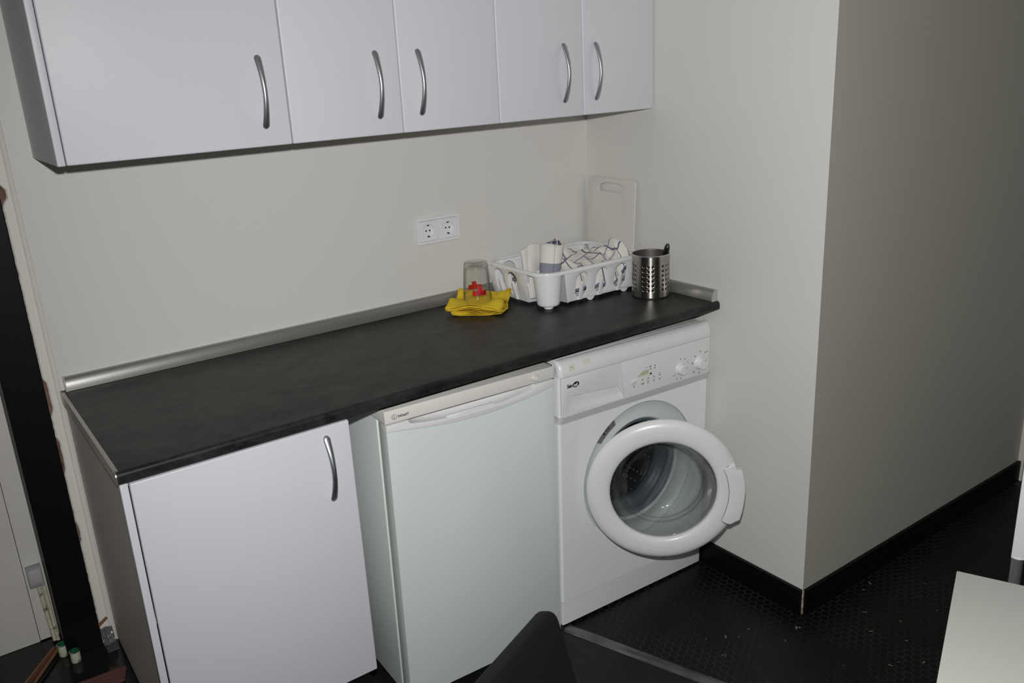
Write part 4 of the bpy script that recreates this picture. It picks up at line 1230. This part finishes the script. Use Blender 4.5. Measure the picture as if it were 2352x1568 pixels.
bm = B(); tube(bm, [p0 + dirv * 0.002, Vector((0.010, 0.006, 0.001))], 0.003, 8); obj('shaft', bm, M['steel'], UT, 50)

# ------------------------------------------------------------------ yellow cloths and glass
YC_ = Vector((1.170, -0.135, ZC))
def fold_cloth(name, label, w, d, layers, base, gap, ang, ctr, seed, drop=0.0):
    """S-folded cloth: layered sheet whose folds face local -x / +x"""
    bm = B()
    prof = []
    for k in range(layers):
        z = base + gap * k
        xs = [-w / 2 + w * i / 14 for i in range(15)]
        if k % 2: xs = xs[::-1]
        for x in xs: prof.append((x, z, k))
        if k < layers - 1:
            s = 1 if not k % 2 else -1
            for t in (30, 60, 90, 120, 150):
                prof.append((s * (w / 2 + gap * 0.9 * math.sin(R(t))), z + gap * (1 - math.cos(R(t))) / 2, k + 0.5))
    nv = 34
    vs = []
    for j in range(nv + 1):
        v = j / nv - 0.5
        row = []
        for (x, z, k) in prof:
            hgt = (z - 0) / max(base + gap * layers, 1e-5)
            edge = max(0, abs(v) * 2 - 0.35) / 0.65
            ex = max(0, abs(x) / (w / 2) - 0.45) / 0.55
            wav = noise.noise(Vector((x * 16 + seed, v * d * 16, seed * 1.3)))
            wav2 = noise.noise(Vector((x * 38 + seed, v * d * 38, seed + k * 0.35)))
            dz_ = (0.014 * wav * (0.25 + edge + 0.5 * ex) + 0.0045 * wav2 * (0.4 + edge)) * (0.35 + 0.65 * hgt)
            lift = 0.009 * edge * math.sin(x * 70 + seed + k * 0.15) * hgt
            yy = v * d * (1 + 0.05 * noise.noise(Vector((x * 9, k * 0.8, seed + (1 if v > 0 else 5)))))
            xx = x + 0.004 * noise.noise(Vector((v * 6, k * 0.7, seed + 2))) + 0.006 * math.sin(v * 5 + seed)
            row.append(bm.verts.new((xx, yy, max(z + dz_ + lift - drop * max(edge, ex) ** 2 * z, 0.0009 + 0.0006 * k))))
        vs.append(row)
    for j in range(nv):
        for i in range(len(prof) - 1): bm.faces.new((vs[j][i], vs[j][i + 1], vs[j + 1][i + 1], vs[j + 1][i]))
    me = bpy.data.meshes.new(name); bm.to_mesh(me); bm.free()
    o = link_mesh(name, me, M['yellow'], None, 80)
    md = o.modifiers.new('solid', 'SOLIDIFY'); md.thickness = 0.0011; md.offset = 0
    o.matrix_world = T(ctr) @ Rm(R(ang), 'Z')
    return tag(o, label, 'cloth')
fold_cloth('cleaning_cloth', 'yellow cleaning cloth with ruffled folds, upper one of the pile under the glass', 0.160, 0.168, 4, 0.017, 0.0040, 40, YC_ + Vector((-0.002, 0.002, 0.0012)), 3.1)
fold_cloth('cleaning_cloth', 'yellow cleaning cloth lying directly on the worktop, lower one of the pile', 0.150, 0.165, 3, 0.0015, 0.0042, -42, YC_ + Vector((0.0, -0.004, 0.0006)), 8.4)

GL = thing('drinking_glass', 'clear glass tumbler with a red logo standing upside down on the yellow cloths', 'glass', (1.160, -0.138, ZC + 0.0325))
bm = B()
GS = 1.17
gpo = [(0.0368, 0.0), (0.0375, 0.0012), (0.0368, 0.02), (0.0352, 0.055), (0.0328, 0.090), (0.0314, 0.106), (0.0308, 0.112), (0.0292, 0.117), (0.0262, 0.1185), (0.0240, 0.1168), (0.0, 0.1165)]
gpi = [(0.0, 0.104), (0.022, 0.104), (0.0270, 0.1025), (0.0295, 0.092), (0.0325, 0.055), (0.0345, 0.02), (0.0355, 0.001), (0.0368, 0.0)]
gpo = [(a * GS, b) for a, b in gpo]; gpi = [(a * GS, b) for a, b in gpi]
lathe(bm, gpo + gpi, 64)
obj('tumbler', bm, M['glass'], GL, 60)
def gr(z):
    for (r0, z0), (r1, z1) in zip(gpo[1:6], gpo[2:7]):
        if z0 <= z <= z1: return r0 + (r1 - r0) * (z - z0) / (z1 - z0)
    return 0.041
base_ang = math.atan2(CAM_POS.y + 0.142, CAM_POS.x - 1.157)
def wrap_poly(bm, x0, x1, z0, z1, ang, off_r, mi=0, curve=0.0):
    n = 10; rows = []
    for k in range(n + 1):
        x = x0 + (x1 - x0) * k / n
        c = curve * (1 - (2 * k / n - 1) ** 2)
        rows.append([bm.verts.new(((gr(z) + off_r) * math.cos(ang + x / gr(z)), (gr(z) + off_r) * math.sin(ang + x / gr(z)), z + c)) for z in (z0, z1)])
    for k in range(n):
        f = bm.faces.new((rows[k][0], rows[k + 1][0], rows[k + 1][1], rows[k][1])); f.material_index = mi
for side, nm in ((0, 'front_print'), (math.pi, 'rear_print')):
    bm = B()
    a = base_ang + side
    s = 1 if side == 0 else -1
    off_a = 0.20
    wrap_poly(bm, -0.015, 0.029, 0.0215, 0.0365, a, 0.0003)
    wrap_poly(bm, 0.001, 0.015, 0.0360, 0.0465, a, 0.00035)
    pr_ = obj(nm, bm, M['red'], GL, None, fix=False)
    tb = text_bm('DYC', 0.0150, 0.0, 0.0003, plane='xy', spacing=1.15)
    bmesh.ops.triangulate(tb, faces=tb.faces[:])
    bmesh.ops.subdivide_edges(tb, edges=tb.edges[:], cuts=1)
    for v_ in tb.verts:   # upside down: rotate the word by 180 degrees
        xx = 0.0275 - v_.co.x; zz = 0.0343 - v_.co.y
        th = a + xx / gr(0.03)
        v_.co = Vector(((gr(zz) + 0.0007) * math.cos(th), (gr(zz) + 0.0007) * math.sin(th), zz))
    obj('letters', tb, M['black_print'], pr_, None)

# ------------------------------------------------------------------ furniture at the bottom and right
TB = thing('table', 'white rectangular table top corner at the lower right', 'table', (1.136, -1.664, 0))
e1 = Vector((-0.918, -0.396, 0)); e2 = Vector((0.396, -0.918, 0))
tmx = Matrix(((e1.x, e2.x, 0, 0), (e1.y, e2.y, 0, 0), (0, 0, 1, 0), (0, 0, 0, 1)))
def tbx(a0, a1, b0, b1, z0, z1, bev=0): 
    bm = B(); box(bm, a0, a1, b0, b1, z0, z1, bev, mx=tmx); return bm
obj('table_top', tbx(0, 1.15, 0, 0.75, 0.727, 0.750, 0.0015), M['table_white'], TB, 30)
for a0 in (0.10, 1.01):
    for b0 in (0.06, 0.65): obj('leg', tbx(a0, a0 + 0.04, b0, b0 + 0.04, 0, 0.727), M['steel_dark'], TB, 30)

# black chair facing the table
CH = thing('black_chair', 'black padded chair whose backrest top pokes up before the fridge', 'chair', (0.484, -1.338, 0))
cmx = tmx.copy()   # local x = e1 (along the back), y = e2 (facing)
lean = 0.27
bm = plate_mesh([rrect(0.0, 0.42, -0.36, 0.0, 0.028)], 0.024, 0.006, plane='xz', res=2)
bmesh.ops.transform(bm, matrix=cmx @ T((0, 0, 0.80)) @ Rm(lean, 'X') @ T((0, 0, 0)), verts=bm.verts[:])
obj('backrest', bm, M['chair_black'], CH, 40)
ybase = 0.36 * math.sin(lean)
def cbx(a0, a1, b0, b1, z0, z1, bev=0):
    bm = B(); box(bm, a0, a1, b0, b1, z0, z1, bev, 3, mx=cmx); return bm
obj('seat', cbx(0.0, 0.42, ybase - 0.01, ybase + 0.40, 0.43, 0.465, 0.012), M['chair_black'], CH, 40)
for a0 in (0.02, 0.375):
    for b0 in (ybase, ybase + 0.35): obj('leg', cbx(a0, a0 + 0.025, b0, b0 + 0.025, 0, 0.43), M['steel_dark'], CH, 30)

# white chair beyond the table
WC = thing('white_chair', 'white chair back on a chrome leg at the right edge, beyond the table', 'chair', (1.690, -1.525, 0))
f1 = -e1
wmx = Matrix(((e2.x, f1.x, 0, 0), (e2.y, f1.y, 0, 0), (0, 0, 1, 0), (0, 0, 0, 1)))
def wbx(a0, a1, b0, b1, z0, z1, bev=0):
    bm = B(); box(bm, a0, a1, b0, b1, z0, z1, bev, 3, mx=wmx); return bm
obj('backrest', wbx(0.0, 0.40, -0.016, 0.0, 0.492, 0.90, 0.002), M['chair_white'], WC, 40)
obj('seat', wbx(0.10, 0.38, 0.004, 0.40, 0.50, 0.515, 0.004), M['chair_white'], WC, 40)
for a0 in (0.0135, 0.385):
    bm = B(); tube(bm, [wmx @ Vector((a0, -0.008, 0.0)), wmx @ Vector((a0, -0.008, 0.4935))], 0.0125, 16); obj('leg', bm, M['chrome'], WC, 50)
    bm = B(); tube(bm, [wmx @ Vector((max(a0, 0.12) - (0.02 if a0 > 0.2 else 0), 0.385, 0.0)), wmx @ Vector((max(a0, 0.12) - (0.02 if a0 > 0.2 else 0), 0.385, 0.50))], 0.0125, 16); obj('leg', bm, M['chrome'], WC, 50)

# ------------------------------------------------------------------ bits on the raised floor at the left
def can(x, y, r, h, label):
    t = thing('small_can', label, 'can', (x, y, ZP + 0.0005))
    bm = B(); lathe(bm, [(0.0, 0.001), (r * 0.95, 0.0), (r, 0.001), (r, h), (r - 0.0008, h), (r - 0.0008, 0.002), (0.0, 0.002)], 28)
    for f in bm.faces:
        c = f.calc_center_median()
        f.material_index = 1 if (c.xy.length < r - 0.0003 and c.z > 0.0015) else 0
    obj('shell', bm, M['can_white'], t, 40, extra=(M['can_green'],))
    bm = B(); lathe(bm, [(r + 0.0002, h - 0.002), (r + 0.0008, h), (r - 0.0008, h + 0.0006)], 28); obj('rim', bm, M['alu'], t, 50)
can(-0.103, -0.030, 0.0125, 0.032, 'small open white can with green inside, right of the pair at the black post')
can(-0.124, 0.020, 0.0125, 0.034, 'small open white can with green inside, left of the pair, tucked against the post')
# conduit box with a cable and pipes coming down
JB = thing('conduit_box', 'small grey conduit box low on the panel left of the black post', 'conduit box', (-0.143, 0.112, 0.40))
bm = B(); box(bm, -0.017, 0.019, -0.010, 0.012, -0.034, 0.024, 0.002); obj('housing', bm, M['box_grey'], JB, 30)
bm = B(); box(bm, -0.014, 0.016, -0.013, -0.009, -0.024, 0.018, 0.002); obj('cover', bm, mat('conduit_cover', lin(188, 184, 184), 0.5), JB, 30)
def bundle(name, label, cat, pts_list, rad, m, group=None):
    bm = B()
    for pts in pts_list: tube(bm, pts, rad, 8)
    return tag(obj(name, bm, m, None, 60), label, cat, group)
bundle('white_pipe', 'thin stained white pipe coming down from the conduit box', 'pipe', [[(-0.140, 0.108, 0.364), (-0.138, 0.106, 0.30), (-0.134, 0.098, ZP + 0.006)]], 0.0048, M['cable_white'])
bundle('white_pipe', 'thin white pipe right beside the black post under the conduit box', 'pipe', [[(-0.128, 0.108, 0.364), (-0.127, 0.104, 0.30), (-0.126, 0.094, ZP + 0.006)]], 0.0048, M['cable_white'])
for k, (dx_, m_, lb) in enumerate(((0.0, 'copper', 'copper-coloured strip lying on the dark floor, nearest the left edge'), (0.010, 'brown_strip', 'brown strip lying on the dark floor between two copper strips'), (0.020, 'copper', 'copper-coloured strip on the dark floor, right-hand one of the bundle'))):
    bm = B()
    q0 = Vector((-0.142 + dx_, 0.062 - 0.002 * k, ZP + 0.006 + 0.003 * k)); q1 = Vector((-0.262 + dx_ * 1.3, -0.10 - 0.008 * k, ZP + 0.006 + 0.002 * k))
    tube(bm, [q0, (q0 + q1) / 2 + Vector((0.002, 0, 0.001)), q1], 0.0042, 8)
    tag(obj('cable_strip', bm, M[m_], None, 50), lb, 'strip')
for k in range(4):
    bm = B()
    y_ = -0.155 - 0.014 * k
    box(bm, -0.20, -0.004 - 0.004 * k, -0.0058, 0.0058, 0, 0.010, 0.0015, mx=T((-0.002, y_, ZP + 0.001)) @ Rm(R(-3 + k), 'Z'))
    tag(obj('moulding_strip', bm, M['brown_strip'], None, 40), ['reddish-brown moulding strip beside the base cabinet, farthest of four', 'second farthest reddish-brown moulding strip beside the base cabinet', 'third reddish-brown moulding strip beside the base cabinet', 'reddish-brown moulding strip beside the base cabinet, nearest of four'][k], 'strip')
# grey sheet, film and small copper end at the foot of the wall
bm = B(); box(bm, -0.028, 0.0, -0.052, -0.008, 0, 0.0015, mx=T((-0.0005, 0, ZP + 0.001)))
tag(obj('grey_sheet', bm, M['grey_sheet'], None, None), 'flat grey sheet on the floor between black post and base cabinet', 'sheet')
def film(u, v):
    return Vector((-0.031 + 0.029 * u, -0.030 + 0.004 * noise.noise(Vector((u * 4, v * 4, 0))) + 0.018 * v, ZP + 0.006 + 0.045 * v + 0.012 * noise.noise(Vector((u * 2.5, v * 2.5, 4))) * (0.3 + v) + 0.004))
cloth_grid(film, 20, 20, 1, 1, 'plastic_film', M['foil'], 'crumpled grey plastic film at the foot of the wall corner', 'film', 0.0006)
bm = B(); tube(bm, [(-0.031, -0.006, ZP + 0.064), (-0.010, -0.0085, ZP + 0.080)], 0.0042, 8)
tag(obj('copper_pipe', bm, M['copper'], None, 50), 'short copper pipe end beside the foot of the black post', 'pipe')

# pale bits of debris on the mosaic floor
bm = B()
rnd = random.Random(5)
for (x_, y_) in [(1.40, -0.93), (1.405, -0.937), (1.66, -0.985), (1.668, -0.988), (1.55, -0.90), (1.47, -0.88), (1.50, -0.905), (1.42, -0.85), (1.62, -1.17), (1.85, -1.22), (1.92, -1.16), (2.05, -1.20), (1.80, -1.30), (1.72, -1.25), (2.0, -1.3)] + [(rnd.uniform(1.35, 2.2), rnd.uniform(-1.35, -0.97)) for _ in range(12)]:
    if x_ < strip_x(y_) + 0.05 or (y_ > YC - 0.02 and x_ > 1.70): continue
    l_ = rnd.uniform(0.001, 0.007); w_ = rnd.uniform(0.0006, 0.0018)
    box(bm, -l_, l_, -w_, w_, 0.0004, 0.0014, mx=T((x_, y_, 0)) @ Rm(rnd.uniform(0, 3), 'Z'))
tag(obj('debris', bm, M['dust'], None, None), 'scattered pale crumbs on the black mosaic floor', 'debris', kind='stuff')
